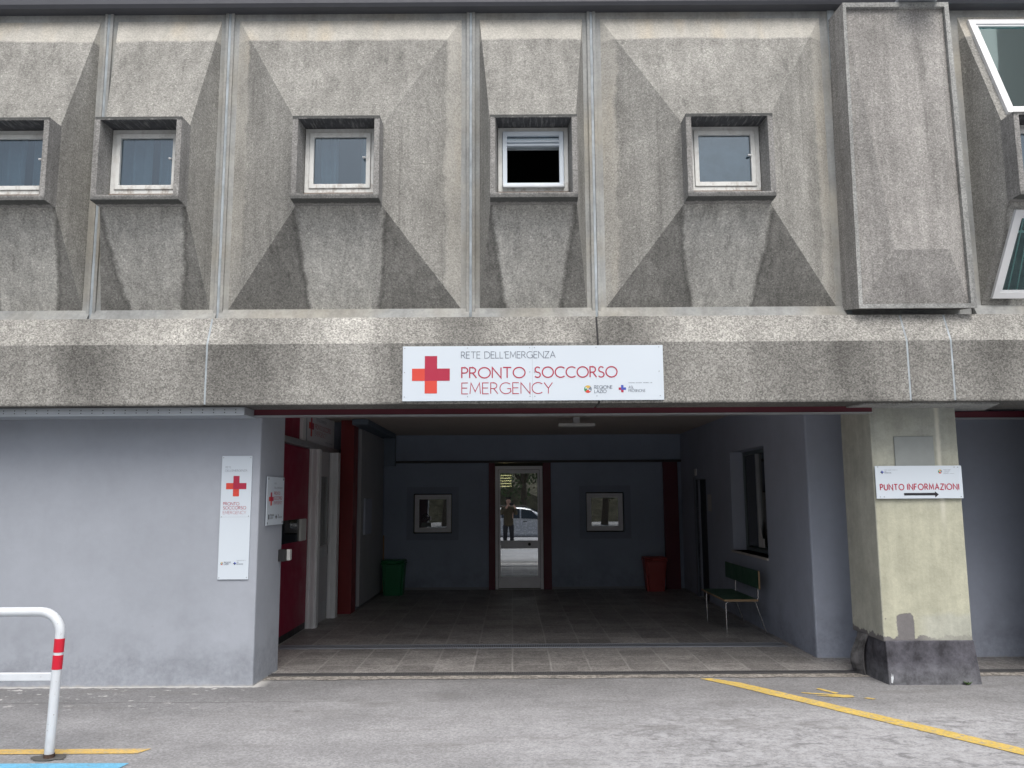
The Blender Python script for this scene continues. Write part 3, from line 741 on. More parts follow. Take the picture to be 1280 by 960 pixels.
def window_unit(cx, style):
    hw = .385; z0, z1 = 4.24, 5.005
    fw, fz0, fz1 = .316, 4.366, 4.972
    q = MB()
    # hood: tapering reveal inside a thin walled concrete box
    def loop(x, a, b, y): return [(cx-x,y,a),(cx+x,y,a),(cx+x,y,b),(cx-x,y,b)]
    O0 = loop(hw, z0, z1, YB); I0 = loop(hw-.048, 4.285, 4.975, YB); I1 = loop(fw+.004, fz0-.01, fz1+.004, 7.165); O1 = loop(hw+.004, z0-.004, z1+.004, YA+.05)
    I2 = loop(fw+.004, fz0-.01, fz1+.004, 7.27); O2 = loop(hw-.02, z0+.02, z1-.02, 7.27)
    q.v = O0+I0+I1+O1+I2+O2
    def band(a, b, m=0):
        for k in range(4):
            j = (k+1) % 4; q.f.append([a+k, a+j, b+j, b+k]); q.m.append(m); q.sm.append(False)
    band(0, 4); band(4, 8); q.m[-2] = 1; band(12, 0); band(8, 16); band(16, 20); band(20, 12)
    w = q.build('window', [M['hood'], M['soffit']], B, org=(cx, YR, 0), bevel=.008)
    # outer frame
    fm = M['frame_w']
    fr = MB()
    fo = [Vector(p) for p in loop(fw, fz0, fz1, 7.16)]; fi, _ = quad_inset(fo, .038); fr.ring(fo, fi, (0,.05,0))
    wf = fr.build('frame', fm, w, org=(cx, YR, 0), bevel=.003)
    ss = MB()
    so, _ = quad_inset(fo, .041); so = [p + Vector((0,-.012,0)) for p in so]; si, _ = quad_inset(so, .04)
    if style == 'open':
        so = [p + Vector((0,-.004,0)) for p in so]
        ss.ring(so, si, (0,.045,0)); ss.box(si[0].x, si[1].x, 7.16, 7.20, 4.80, 4.822); ss.box(si[0].x, si[1].x, 7.155, 7.20, 4.832, 4.85)
        ss.build('sash', M['alu_blue'], w, bevel=.003)
        t = MB(); t.bbox(cx-.275, cx+.275, 7.115, 7.145, 4.395, 4.418, .004); t.box(cx-.275, cx-.262, 7.12, 7.145, 4.418, 4.45); t.box(cx+.262, cx+.275, 7.12, 7.145, 4.418, 4.45)
        t.build('tray', M['barw'], w)
        g_ = MB(); g_.poly([(si[0].x,7.18,4.85),(si[1].x,7.18,4.85),(si[1].x,7.18,si[2].z),(si[0].x,7.18,si[2].z)])
        g_.build('pane', M['glass'], w, solid=.004)
        c = MB(); c.poly([(cx-.3,7.30,4.82),(cx+.3,7.30,4.82),(cx+.3,7.30,5.0),(cx-.3,7.30,5.0)]); c.build('blind', M['curtain'], w, solid=.01)
    else:
        ss.ring(so, si, (0,.04,0)); ss.build('sash', fm, w, bevel=.004)
        g_ = MB(); g_.poly([(p.x, 7.175, p.z) for p in si]); g_.build('pane', M['glass'], w, solid=.004)
        c = MB(); N = 40; rr = random.Random(int(cx*100)); fold = []; ph_ = 0
        for k in range(N+1): ph_ += rr.uniform(.35, 1.5); fold.append(rr.uniform(.02, .05)*math.sin(ph_))
        if style == 'film':
            c.poly([(cx-.27,7.20,4.4),(cx+.27,7.20,4.4),(cx+.27,7.20,4.95),(cx-.27,7.20,4.95)]); c.build('frosted_film', M['film'], w)
        else:
            # curtain drawn aside leaving a gap
            gap0, gap1 = (.42, .74) if style == 'gap' else (.47, .53)
            for k in range(N):
                s0, s1 = k/N, (k+1)/N
                if gap0 < s0 < gap1: continue
                y0_ = 7.33 + fold[k]; y1_ = 7.33 + fold[k+1]
                c.add([(cx-.33+.66*s0,y0_,4.3),(cx-.33+.66*s1,y1_,4.3),(cx-.33+.66*s1,y1_,5.02),(cx-.33+.66*s0,y0_,5.02)], [(0,1,2,3)], 0, True)
            c.build('curtain', M['curtain'], w)
        h = MB(); h.bbox(cx+.205, cx+.232, 7.135, 7.16, 4.685, 4.70, .003); h.build('handle', M['alu'], w)
    s_ = MB(); s_.box(cx-fw+.002, cx+fw-.002, 7.145, 7.20, fz0-.022, fz0-.002); s_.build('sill', M['frame_rust'], w)
    return w

wide_c = [-6.185, -1.5385, 1.931, 6.56]; nar_c = [-7.93, -4.44, -3.285, .2025, 4.81, 8.3]
facade_panel(-6.185, 1.155, True); window_unit(-6.185, 'gap')
facade_panel(-4.455, .585, False); window_unit(-4.455, 'pair')
facade_panel(-3.285, .585, False); window_unit(-3.285, 'pair')
facade_panel(-1.5385, 1.1615, True); window_unit(-1.5385, 'gap')
facade_panel(.2025, .5795, False); window_unit(.2025, 'open')
facade_panel(1.931, 1.149, True); window_unit(1.931, 'film')
facade_panel(4.825, .585, False, True); window_unit(4.825, 'pair')
facade_panel(6.565, 1.155, True); window_unit(6.565, 'gap')
q = MB(); q.box(3.069, 3.13, 7.487, 7.56, 3.26, 6.40); q.build('joint_sealant', M['seal'], B)
for x in (-7.34, -5.04, -3.87, -2.70, -.377, .782, 5.41, 7.72):
    q = MB(); q.box(x-.0115, x+.0115, 7.485, 7.56, 3.26, 6.42); q.build('joint_sealant', M['seal'], B)
    q = MB()   # raised lips either side of the joint
    for s_ in (-1, 1):
        a, b = sorted((x + s_*.013, x + s_*.042)); q.box(a, b, 7.478, 7.52, 3.27, 6.40)
    q.build('joint_lip', M['rim'], B, bevel=.006)

# raised blind panel
q = MB()
xt0, xt1, xb0, xb1, zt, zb = 3.098, 4.083, 3.074, 4.118, 6.20, 3.29
O = [(xb0,YF,zb),(xb1,YF,zb),(xt1,YF,zt),(xt0,YF,zt)]
I = [(xb0+.035,YF,zb+.04),(xb1-.05,YF,zb+.04),(xt1-.04,YF,zt-.045),(xt0+.03,YF,zt-.045)]
D = [(x, 7.238, z) for x, y, z in I]
P = [(3.39,7.12,3.80),(3.87,7.12,3.80),(xt1-.041,7.237,zt-.046),(xt0+.031,7.237,zt-.046)]
Bk = [(xb0-.03,7.56,zb+.06),(xb1+.02,7.56,zb+.06),(xt1+.02,7.56,zt),(xt0-.03,7.56,zt)]
q.v = O+I+D+P+Bk
def band2(a, b, m):
    for k in range(4):
        j = (k+1) % 4; q.f.append([a+k, a+j, b+j, b+k]); q.m.append(m); q.sm.append(False)
band2(0,4,1); band2(4,8,1); band2(16,0,0)
for f_ in ((8,9,13,12), (8,12,11), (9,10,13), (12,13,10,11)): q.f.append(list(f_)); q.m.append(0); q.sm.append(False)
q.build('raised_panel', [M['box'], M['frame_conc']], B, org=(3.6, YR, 0), label='tall blank concrete panel with raised frame, right of the window row')
q = MB(); q.box(3.07, 4.24, 7.513, 7.6, 3.257, 6.42); q.build('backing_panel', M['rim'], B)
q = MB(); q.box(3.62, 3.98, 7.02, 7.3, 6.215, 6.25); q.build('flashing', M['galv'], B)
q = MB(); q.prism([(-9.5,7.36,6.33),(-9.5,7.36,6.52),(-9.5,7.5,6.52),(-9.5,7.6,6.40),(-9.5,7.5,6.30),(-9.5,7.38,6.30)], (19,0,0)); q.build('gutter', M['gutter'], B)
# storey above, roof, rear and sides so the rooms behind the windows are closed
q = MB(); q.box(-9.5, 9.5, 7.52, 7.7, 6.42, 7.6); q.build('parapet', M['frame_conc'], B)
q = MB(); q.box(-9.5, 9.5, 7.7, 20, 6.6, 6.8); q.build('roof', M['frame_conc'], B)
q = MB(); q.box(-9.5, 9.5, 9.2, 9.3, 3.257, 6.6); q.box(-9.6, -9.5, 7.3, 9.3, 3.257, 6.6); q.box(9.5, 9.6, 7.3, 9.3, 3.257, 6.6); q.build('inner_wall', M['dark_in'], B)
q = MB(); q.box(-9.7, -9.6, 7.5, 20, 0, 7.2); q.box(9.6, 9.7, 7.5, 20, 0, 7.2); q.box(-9.7, 9.7, 20, 20.1, 0, 7.2); q.build('wall', M['wall'], B, label='outer side and rear walls')
q = MB(); q.box(-9.5, 9.5, 7.925, 20, 2.80, 3.25); q.build('ceiling', M['ceil'], B)

# left front wall block
q = MB()
q.prism([(-9.6,7.7,-.1),(-2.325,7.7,-.1),(-2.285,8.36,-.1),(-9.6,8.36,-.1)], (0,0,2.62))
q.build('wall', M['wall'], B, org=(-2.3, 7.7, 0), bevel=.012, label='pale lilac wall left of the entrance')
# recessed wall behind red door
q = MB(); q.box(-3.0, -2.74, 8.36, 12.62, -.1, 2.81); q.build('wall', M['wall_in'], B)
q = MB(); q.box(-3.0, -2.36, 12.62, 15.4, -.1, 2.81); q.build('wall', M['wall_in'], B, bevel=.008)
# rear wall with openings: door, two small windows
q = MB()
wall_cells(q, lambda u, v, d: (u, 15.4+d, v), (-3.0, 3.3), (-.1, 2.81), [(-.41, .61, -.1, 2.29), (-1.83, -1.10, 1.0, 1.74), (1.33, 2.05, 1.01, 1.75)], .2)
q.build('wall', M['wall_back'], B, org=(0, 15.4, 0), label='shaded blue-grey rear wall of the passage')
q = MB(); q.box(-2.36, 3.1, 15.34, 15.398, 2.285, 2.325); q.build('rail', M['black'], B)
for x0, x1, dp in ((-.435, -.325, .06), (.555, .70, .06), (2.76, 3.02, .09)):
    q = MB(); q.box(x0, x1, 15.4-dp, 15.43, 0, 2.283); q.build('column', M['red'], B, bevel=.005)
sk_ = plain('pale_skirting', (.22,.24,.27), .7)
for a_, b_ in ((-2.36, -.44), (.705, 2.755)): q = MB(); q.box(a_, b_, 15.385, 15.399, .006, .05); q.build('skirting', sk_, B)
# rear small windows
def small_window(x0, x1, z0, z1, lab):
    fo = [Vector(p) for p in ((x0,15.44,z0),(x1,15.44,z0),(x1,15.44,z1),(x0,15.44,z1))]
    outer, _ = quad_inset(fo, -.14)
    rp = MB(); rp.ring([p + Vector((0,-.046,0)) for p in outer], [p + Vector((0,-.046,0)) for p in quad_inset(fo, -.02)[0]], (0,-.004,0))
    q = MB(); fi, _ = quad_inset(fo, .045); q.ring(fo, fi, (0,.05,0))
    f2 = [p + Vector((0,-.015,0)) for p in quad_inset(fo, .047)[0]]; q.ring(f2, [p for p in quad_inset(f2, .035)[0]], (0,.04,0))
    w = q.build('window', M['mirror_alu'], B, bevel=.003, label=lab)
    rp.build('surround', plain('darker_wall_paint', (.235,.285,.37), .7), w)
    q = MB(); q.poly([(x0+.07,15.46,z0+.07),(x1-.07,15.46,z0+.07),(x1-.07,15.46,z1-.07),(x0+.07,15.46,z1-.07)]); q.build('pane', glass('rear_window_glass', .38, (.5,.5,.45), 0, .03, (.8,.85,.9)), w, solid=.004)
    return w
wA = small_window(-1.80, -1.13, 1.03, 1.71, 'small square rear window with a no smoking sticker')
small_window(1.36, 2.02, 1.04, 1.72, 'small square rear window above the red bin')
fnA = lambda u, v, d: (u, 15.455-d, v)
st = MB()
for quad in ribbon([(-1.60 + .065*math.cos(R(a)), 1.30 + .065*math.sin(R(a))) for a in range(0, 361, 15)], .014): st.poly([fnA(p.x, p.y, .004) for p in quad], 0)
for a, b in (((-1.645,1.345),(-1.555,1.255)), ((-1.645,1.27),(-1.56,1.32))):
    for quad in ribbon([a, b], .013): st.poly([fnA(p.x, p.y, .0046 + (.0004 if a[1] < 1.3 else 0)) for p in quad], 0)
rect(st, fnA, -1.68, -1.50, 1.13, 1.205, .004, 1)
tag(st.build('no_smoking_sticker', [M['blackink'], plain('grey_sticker', (.12,.15,.15), .6)], None, org=(-1.6, 15.45, 1.25)), 'round no smoking sticker on the small left rear window pane', 'sticker')
# rear glazed door
q = MB(); fo = [Vector(p) for p in ((-.318,15.36,.01),(.55,15.36,.01),(.55,15.36,2.225),(-.318,15.36,2.225))]
fi = [Vector(p) for p in ((-.268,15.36,.011),(.50,15.36,.011),(.50,15.36,2.16),(-.268,15.36,2.16))]
q.ring(fo, fi, (0,.06,0)); dr = q.build('door', M['mirror_alu'], B, bevel=.004, label='narrow glazed aluminium door at the back of the passage')
q = MB(); so = [Vector(p) for p in ((-.262,15.375,.03),(.494,15.375,.03),(.494,15.375,2.152),(-.262,15.375,2.152))]
si = [Vector(p) for p in ((-.225,15.375,.235),(.455,15.375,.235),(.455,15.375,2.095),(-.225,15.375,2.095))]
q.ring(so, si, (0,.04,0)); q.build('leaf_frame', M['mirror_alu'], dr, bevel=.003)
q = MB(); q.bbox(-.222, .452, 15.365, 15.40, .735, .875, .004); q.build('push_bar', M['mirror_alu'], dr)
q = MB(); q.disc((.30,15.364,.81), .028, (0,-1,0), .012, 0); q.build('lock', M['black'], dr)
q = MB(); q.add([(-.225,15.396,.235),(.455,15.396,.235),(.455,15.405,2.095),(-.225,15.405,2.095)], [(0,1,2,3)]); q.build('pane', M['glass_door'], dr, solid=.005)
# corridor behind the door with its lit louvre lamp
q = MB(); wall_cells(q, lambda u, v, d: (u, 17.5+d, v), (-2, 2), (0, 2.8), [], .1); q.box(-2.1,-2,15.6,17.6,0,2.8); q.box(2,2.1,15.6,17.6,0,2.8); q.box(-2,2,15.6,17.5,2.62,2.8); q.build('inner_wall', M['dark_in'], B)
cl = thing('corridor_lamp', 'lit yellow louvred lamp seen through the rear door glass', 'lamp', (-.12, 16.2, 2.0))
for k in range(6):
    q = MB(); q.box(-.24, -.02, 16.2, 16.23, 2.12-.052*k, 2.135-.052*k); q.build('lamp_tube', emis('warm_louvre_light', (1, .85, .45), 3.5), cl)
q = MB(); q.box(-.255, -.24, 16.19, 16.25, 1.83, 2.16); q.box(-.02, -.005, 16.19, 16.25, 1.83, 2.16); q.box(-.13,-.12,16.2,16.24,2.16,2.62); q.build('housing', M['black'], cl)

# right passage wall with a window opening and a door niche
q = MB()
wall_cells(q, lambda u, v, d: (3.1+d, u, v), (8.83, 15.4), (-.1, 2.81), [(10.29, 11.90, .905, 2.27), (13.45, 14.15, -.1, 1.93)], .24)
q.poly([(3.34,8.83,-.1),(9.6,8.83,-.1),(9.6,8.83,2.81),(3.34,8.83,2.81)])
q.build('wall', M['wall_in'], B, org=(3.1, 8.83, 0), label='blue-grey wall behind the green bench')
q = MB(); q.box(3.101, 9.6, 8.80, 8.829, -.1, 2.81); q.build('wall', M['wall_in'], B, org=(3.1, 8.83, 0), bevel=.012, label='shaded blue-grey wall behind the cream pillar')
q = MB(); q.box(3.34, 3.5, 13.2, 14.5, -.1, 2.5); q.build('inner_wall', M['dark_in'], B)
q = MB(); q.box(3.9, 4.0, 9.5, 13.0, 0, 2.8); q.box(3.34, 3.9, 9.5, 9.6, 0, 2.8); q.box(3.34, 3.9, 12.9, 13, 0, 2.8); q.box(3.34,3.9,9.6,12.9,2.6,2.7); q.box(3.34,3.9,9.6,12.9,.4,.5); q.build('inner_wall', M['dark_in'], B)
# side window
def yframe(x, y0, y1, z0, z1): return [Vector(p) for p in ((x,y0,z0),(x,y1,z0),(x,y1,z1),(x,y0,z1))]
q = MB(); fo = yframe(3.28, 10.293, 11.897, .908, 2.267); fi = quad_inset(fo, .05)[0]; q.ring(fo, fi, (.05,0,0))
sw = q.build('window', plain('grey_green_frame', (.10,.13,.14), .5), B, bevel=.003, label='wide window above the green bench')
q = MB(); q.box(3.262, 3.30, 11.17, 11.235, .98, 2.215); q.build('mullion', M['alu_grey'], sw, bevel=.003)
q = MB(); q.box(3.25, 3.27, 10.98, 11.165, .985, 1.10); q.prism([(3.255,11.168,1.1),(3.255,11.05,1.1),(3.255,11.168,1.32)], (.012,0,0)); q.build('latch', M['paper'], sw)
q = MB(); q.poly([(3.30,10.34,.98),(3.30,11.85,.98),(3.30,11.85,2.215),(3.30,10.34,2.215)]); q.build('pane', M['glass_dark'], sw, solid=.004)
q = MB(); q.poly([(3.42,10.2,.9),(3.42,12,.9),(3.42,12,2.3),(3.42,10.2,2.3)]); q.build('blind', plain('dark_green_blind', (.10,.16,.16), .8, 0, .2, 2), sw, solid=.01)
q = MB(); q.bbox(3.075, 3.285, 10.27, 11.92, .875, .905, .004); q.build('sill', M['marble'], sw)
# niche door
q = MB(); q.box(3.16, 3.20, 13.455, 14.145, .01, 1.925); nd = q.build('door', plain('dark_door', (.02,.025,.035), .5), B, label='narrow dark door in the right passage wall')
q = MB(); fo = yframe(3.085, 13.40, 14.20, .0, 1.985); q.box(3.08,3.13,14.15,14.27,0,1.98); q.build('frame', plain('dull_grey_frame', (.16,.19,.24), .5, .1), nd, bevel=.003)
q = MB(); q.bbox(3.13, 3.155, 13.50, 13.53, .95, 1.08, .004); q.build('handle', M['alu_grey'], nd)

# entrance lintels, red steel strip
for x0, x1, y0 in ((-2.36, 3.29, 7.57), (4.10, 9.5, 8.2)):
    q = MB(); q.box(x0, x1, y0, y0+.14, 2.407, 2.47); q.build('lintel', M['red'], B, bevel=.003)
    q = MB(); q.box(x0, x1, y0-.01, y0+.15, 2.399, 2.4065); q.build('lintel_lip', M['alu_grey'], B)
# rough soffit edge over pillar
q = MB(); q.box(5.02, 9.6, 7.7, 7.95, -.1, 2.62); q.build('wall', M['wall'], B, org=(5.02, 7.7, 0), label='unseen wall block added right of the pillar for shade')  # added out of view to shade the wall behind the pillar
q = MB(); q.prism([(3.1,7.3,2.4585),(4.3,7.3,2.4585),(4.5,7.9,2.4585),(3.0,7.9,2.4585)], (0,0,-.012)); q.build('soffit_patch', M['frame_conc'], B)

# perforated rail covers
def rail_cover(x0, x1, y0, y1, z0, z1, lab, mat):
    q = MB(); q.bbox(x0, x1, y0, y1, z0, z1, .004)
    q.box(x0, x1, y0-.006, y0+.01, z0-.004, z0+.006)
    x = x0 + .04
    while x < x1 - .02:
        for zz in ((z0+.020, z0+.044) if z1-z0 > .06 else (z0+.038,)): q.disc((x, y0+.001, zz), .005 if z1-z0 > .06 else .013, (0,-1,0), .002, 1, 8)
        x += .0975 if z1-z0 > .06 else .047
    return q.build('rail_cover', [mat, M['black']], B, label=lab)
rail_cover(-9.4, -2.362, 7.30, 7.69, 2.388, 2.457, 'long perforated steel rail cover above the left wall', M['galv'])
rail_cover(4.1, 9.4, 8.70, 8.79, 2.46, 2.515, 'perforated rail behind the pillar', plain('dull_steel', (.10,.13,.17), .5, .3))

# pillar
q = MB(); q.box(3.29, 4.083, 7.635, 8.32, .36, 2.458); q.build('pillar', M['pillar'], B, org=(3.29, 7.635, 0), bevel=.012, label='worn cream painted pillar with a dark base')
pil = bpy.data.objects['pillar']
q = MB()
prof = [(3.300,7.622),(4.085,7.622),(4.085,8.33),(3.34,8.33),(3.30,8.2)]
n_ = len(prof); base = [(3.300,7.60),(4.118,7.60),(4.118,8.36),(3.30,8.36),(3.26,8.2)]
q.add([(x,y,0) for x,y in base] + [(x,y,.372) for x,y in prof], [(0,1,6,5),(1,2,7,6),(2,3,8,7),(3,4,9,8),(4,0,5,9),(5,6,7,8,9)])
q.build('plinth', M['plinth'], pil, org=(3.29, 7.635, 0), bevel=.008)
q = MB()   # torn, peeling edge of the plinth coating
rnd = random.Random(11); zz = [0, .05, .1, .16, .22, .28, .33, .372]
for k in range(len(zz)-1):
    w0 = .018 + .010*math.sin(zz[k]*14); w1 = .018 + .010*math.sin(zz[k+1]*14)
    off0 = -.02 - .09*math.sin(math.pi*min(1, (.372-zz[k])/.5))*.8; off1 = -.02 - .09*math.sin(math.pi*min(1, (.372-zz[k+1])/.5))*.8
    q.add([(3.30+off0-w0,8.14,zz[k]),(3.30+off0+w0,7.98,zz[k]),(3.30+off1+w1,7.98,zz[k+1]),(3.30+off1-w1,8.14,zz[k+1])], [(0,1,2,3)], 0, False)
q.build('peeling_edge', plain('torn_grey_mortar', (.10,.10,.105), .8, 0, .9, 9), pil, solid=.012)
q = MB(); q.poly([(3.318,7.598,.02),(3.33,7.598,.015),(3.342,7.6,.06),(3.335,7.61,.12),(3.326,7.615,.18),(3.318,7.615,.2),(3.322,7.61,.12)]); q.build('chip', M['barw'], pil, solid=.004)
q = MB(); q.bbox(3.495, 3.855, 7.622, 7.634, 1.615, 2.185, .003); q.build('cover_plate', plain('dull_grey_plate', (.26,.285,.28), .6, 0, .08, 8, .3), pil)

# ---- left side of passage
q = MB(); q.bbox(-2.70, -2.665, 8.38, 10.95, .09, 2.295, .004)
rd = q.build('door', M['reddoor'], B, label='crimson sliding door at the left of the passage')
q = MB(); q.box(-2.702, -2.668, 8.38, 10.95, .012, .088); q.build('kick_strip', M['black'], rd)
q = MB(); q.bbox(-2.664, -2.63, 10.48, 10.76, 1.13, 1.40, .008); q.build('handle', M['lampw'], rd)
q = MB(); q.box(-2.664, -2.655, 9.55, 10.48, 1.13, 1.40); q.build('pane', M['glass_dark'], rd)
q = MB(); q.bbox(-2.74, -2.60, 8.38, 12.52, 2.30, 2.375, .006); q.build('transom', M['alu_grey'], B)
q = MB(); q.box(-2.74, -2.70, 8.38, 10.55, 2.376, 2.80); q.build('transom_panel', M['reddoor'], B)
q = MB(); q.box(-2.74, -2.66, 10.56, 10.72, 2.376, 2.80); q.box(-2.74, -2.66, 12.30, 12.42, 2.376, 2.80); q.build('transom_post', M['alu'], B, bevel=.003)
def post(y0, y1, x0, x1, label=None):
    q = MB(); q.bbox(x0, x1, y0, y1, 0, 2.298, .006); q.box(x0+.02, x0+.045, y0-.012, y0+.002, 0, 2.297); q.box(x1-.05, x1-.022, y0-.016, y0+.002, 0, 2.297)
    return q.build('door_post', M['alu'], B)
post(10.955, 11.09, -2.675, -2.532); post(11.86, 12.02, -2.60, -2.476)
q = MB(); q.box(-2.74, -2.70, 10.9, 12.3, 0, 2.3); q.build('backing_panel', M['black'], B)
q = MB(); q.box(-2.64, -2.60, 11.10, 11.855, .01, 2.295); wd = q.build('door', plain('off_white_leaf', (.42,.42,.44), .5), B, label='white glazed door leaf between two white posts')
q = MB(); q.box(-2.599, -2.595, 11.3, 11.76, 1.02, 1.95); q.build('pane', M['glass_dark'], wd)
q = MB(); q.box(-2.599, -2.594, 11.2, 11.80, .06, .26); q.box(-2.599, -2.590, 11.3, 11.76, .86, 1.0); q.build('plate', M['alu_grey'], wd)
q = MB(); q.box(-2.53, -2.335, 12.28, 12.618, 0, 2.80); q.build('column', M['redcol'], B, bevel=.004, label='bright red column at the left of the passage')
# sliding fire panel, hung from its covered track
q = MB(); q.bbox(-2.345, -2.29, 12.68, 14.85, .06, 2.70, .004)
sp = q.build('sliding_panel', plain('pale_grey_steel_panel', (.30,.31,.33), .5, 0, .05, 2), B, label='pale grey sliding panel with a small window')
q = MB(); q.bbox(-2.289, -2.26, 12.9, 13.5, 1.10, 1.65, .004); q.build('recess_frame', M['wall_in'], sp)
q = MB(); q.bbox(-2.335, -2.10, 12.1, 15.05, 2.715, 2.798, .005); q.bbox(-2.33, -2.10, 14.86, 15.05, 2.22, 2.713, .005); q.build('track_cover', plain('blue_grey_track', (.13,.17,.22), .5, .2), B)

# ------------------------------------------------------------------ SIGNS
def sign_board(name, label, fn, u0, u1, v0, v1, org, th=.004, mats=None):
    t = thing(name, label, 'sign', org)
    q = MB(); c = [fn(u0,v0,0), fn(u1,v0,0), fn(u1,v1,0), fn(u0,v1,0)]
    n_ = Vector(fn(0,0,1)) - Vector(fn(0,0,0)); q.prism([Vector(p) for p in c], -n_*th*1.0); q.build('board', mats or M['sign'], t, bevel=.0012)
    return t
# main sign
ox, oz = -.955, 2.485
fnM = lambda u, v, d: (ox+u, 7.186-d, oz+v)
S = sign_board('entrance_sign', 'long white PRONTO SOCCORSO EMERGENCY sign on the concrete beam', fnM, 0, 2.278, 0, .484, (.18, 7.19, 2.485), .012)
cross(S, fnM, .2475, .232, .108, .165)
k = 1/144.4
def U(px): return (px-504)*k
def V(py): return .484-(py-433)*k
q = MB(); text(q, "RETE DELL'EMERGENZA", U(578), U(696.8), V(448.7), .057, .0058, fnM); q.build('lettering', M['greyink'], S)
q = MB(); text(q, "PRONTO", U(578.7), U(658.4), V(473.9), .0915, .0105, fnM); text(q, "SOCCORSO", U(670.6), U(774.4), V(473.6), .0915, .0105, fnM); q.build('lettering', M['crim'], S)
q = MB(); text(q, "EMERGENCY", U(578.7), U(692.8), V(494), .096, .0072, fnM); q.build('lettering', M['crim'], S)
q = MB(); text(q, "REGIONE", U(745.5), U(768), V(488.3), .027, .0042, fnM); text(q, "LAZIO", U(745.5), U(760.5), V(493.6), .027, .0042, fnM)
text(q, "ASL", U(788.5), U(795), V(488.2), .022, .0028, fnM); text(q, "FROSINONE", U(788.5), U(809.5), V(492.6), .022, .0028, fnM)
dotline(q, fnM, U(788.5), U(818.5), V(481.5), .006, 26, 0); q.build('small_lettering', M['greyink'], S)
q = MB(); region_logo(q, fnM, U(737.3), V(488.8), .033); asl_logo(q, fnM, U(780.6), V(488.5), .032, 5, 6); q.build('emblem', LOGOM + [M['blue'], M['crim']], S)
q = MB(); rect(q, fnM, U(667.5), U(667.9), .002, .482, .0008); q.build('joint', plain('sheet_joint', (.42,.47,.52), .5), S)
screws(S, fnM, [(U(a), V(b)) for a in (506.5, 586, 664.5, 670.5, 748.5, 828) for b in (435.5, 497.5)] + [(U(a), V(466.5)) for a in (506.5, 664.5, 670.5, 827.5)], .004)

# tall vertical sign, left wall
fnV = lambda u, v, d: (-2.674+u, 7.688-d, .931+v)
S = sign_board('vertical_sign', 'tall narrow white PRONTO SOCCORSO sign on the left wall', fnV, 0, .278, 0, 1.115, (-2.535, 7.69, .931), .008)
W_, H_ = .278, 1.115
z0_ = 6.0  # sign zoom scale helper
def fz(a): return a
cross(S, fnV, .139, .838, .056, .093)
q = MB(); text(q, "RETE", .035, .085, 1.005-.003, .0165, .0014, fnV); text(q, "DELL'EMERGENZA", .035, .235, .972, .0165, .0014, fnV); q.build('lettering', M['greyink'], S)
q = MB(); text(q, "PRONTO", .027, .172, .665, .026, .003, fnV); text(q, "SOCCORSO", .027, .236, .628, .026, .003, fnV); text(q, "EMERGENCY", .027, .238, .585, .027, .0018, fnV); q.build('lettering', M['crim'], S)
q = MB(); text(q, "REGIONE", .056, .116, .146, .012, .0018, fnV); text(q, "LAZIO", .056, .098, .130, .012, .0018, fnV); text(q, "ASL", .170, .188, .148, .010, .0014, fnV); text(q, "FROSINONE", .170, .228, .132, .010, .0014, fnV); dotline(q, fnV, .170, .252, .168, .003, 26, 0, 2); q.build('small_lettering', M['greyink'], S)
q = MB(); region_logo(q, fnV, .035, .142, .012); asl_logo(q, fnV, .152, .142, .013, 5, 6); q.build('emblem', LOGOM + [M['blue'], M['blackink']], S)
screws(S, fnV, [(.014, 1.098), (.264, 1.098), (.014, .560), (.262, .565), (.014, .016), (.262, .018)], .004)
q = MB(); rect(q, fnV, .001, .277, .5575, .5585, .0008); q.build('joint', M['greyink'], S)

# small sign on the block's side
xs0 = -2.305
def fnS(u, v, d): # u runs from front (0) to rear (.48)
    y = 7.845+u; return (-2.325 + (y-7.7)*.0606 + .020 + d, y, 1.405+v)
S = sign_board('side_sign', 'small white emergency sign on the side of the wall block', fnS, 0, .475, 0, .455, (-2.30, 8.08, 1.405), .006)
cross(S, fnS, .115, .245, .04, .062)
q = MB(); text(q, "RETE", .19, .25, .385, .014, .002, fnS); text(q, "DELL'EMERGENZA", .19, .42, .345, .014, .002, fnS); q.build('lettering', M['greyink'], S)
q = MB(); text(q, "PRONTO", .19, .36, .285, .028, .004, fnS); text(q, "SOCCORSO", .19, .42, .24, .028, .004, fnS); text(q, "EMERGENCY", .19, .42, .195, .028, .003, fnS); q.build('lettering', M['crim'], S)
q = MB(); rect(q, fnS, .05, .075, .055, .10); text(q, "REGIONE", .10, .20, .085, .016, .0025, fnS); text(q, "LAZIO", .10, .17, .06, .016, .0025, fnS); asl_logo(q, fnS, .265, .075, .02, 0, 0); text(q, "ASL", .31, .34, .085, .014, .002, fnS); text(q, "FROSINONE", .31, .43, .062, .014, .002, fnS); q.build('small_lettering', M['blackink'], S)
screws(S, fnS, [(.03, .435), (.445, .435), (.03, .02), (.445, .02)], .012)

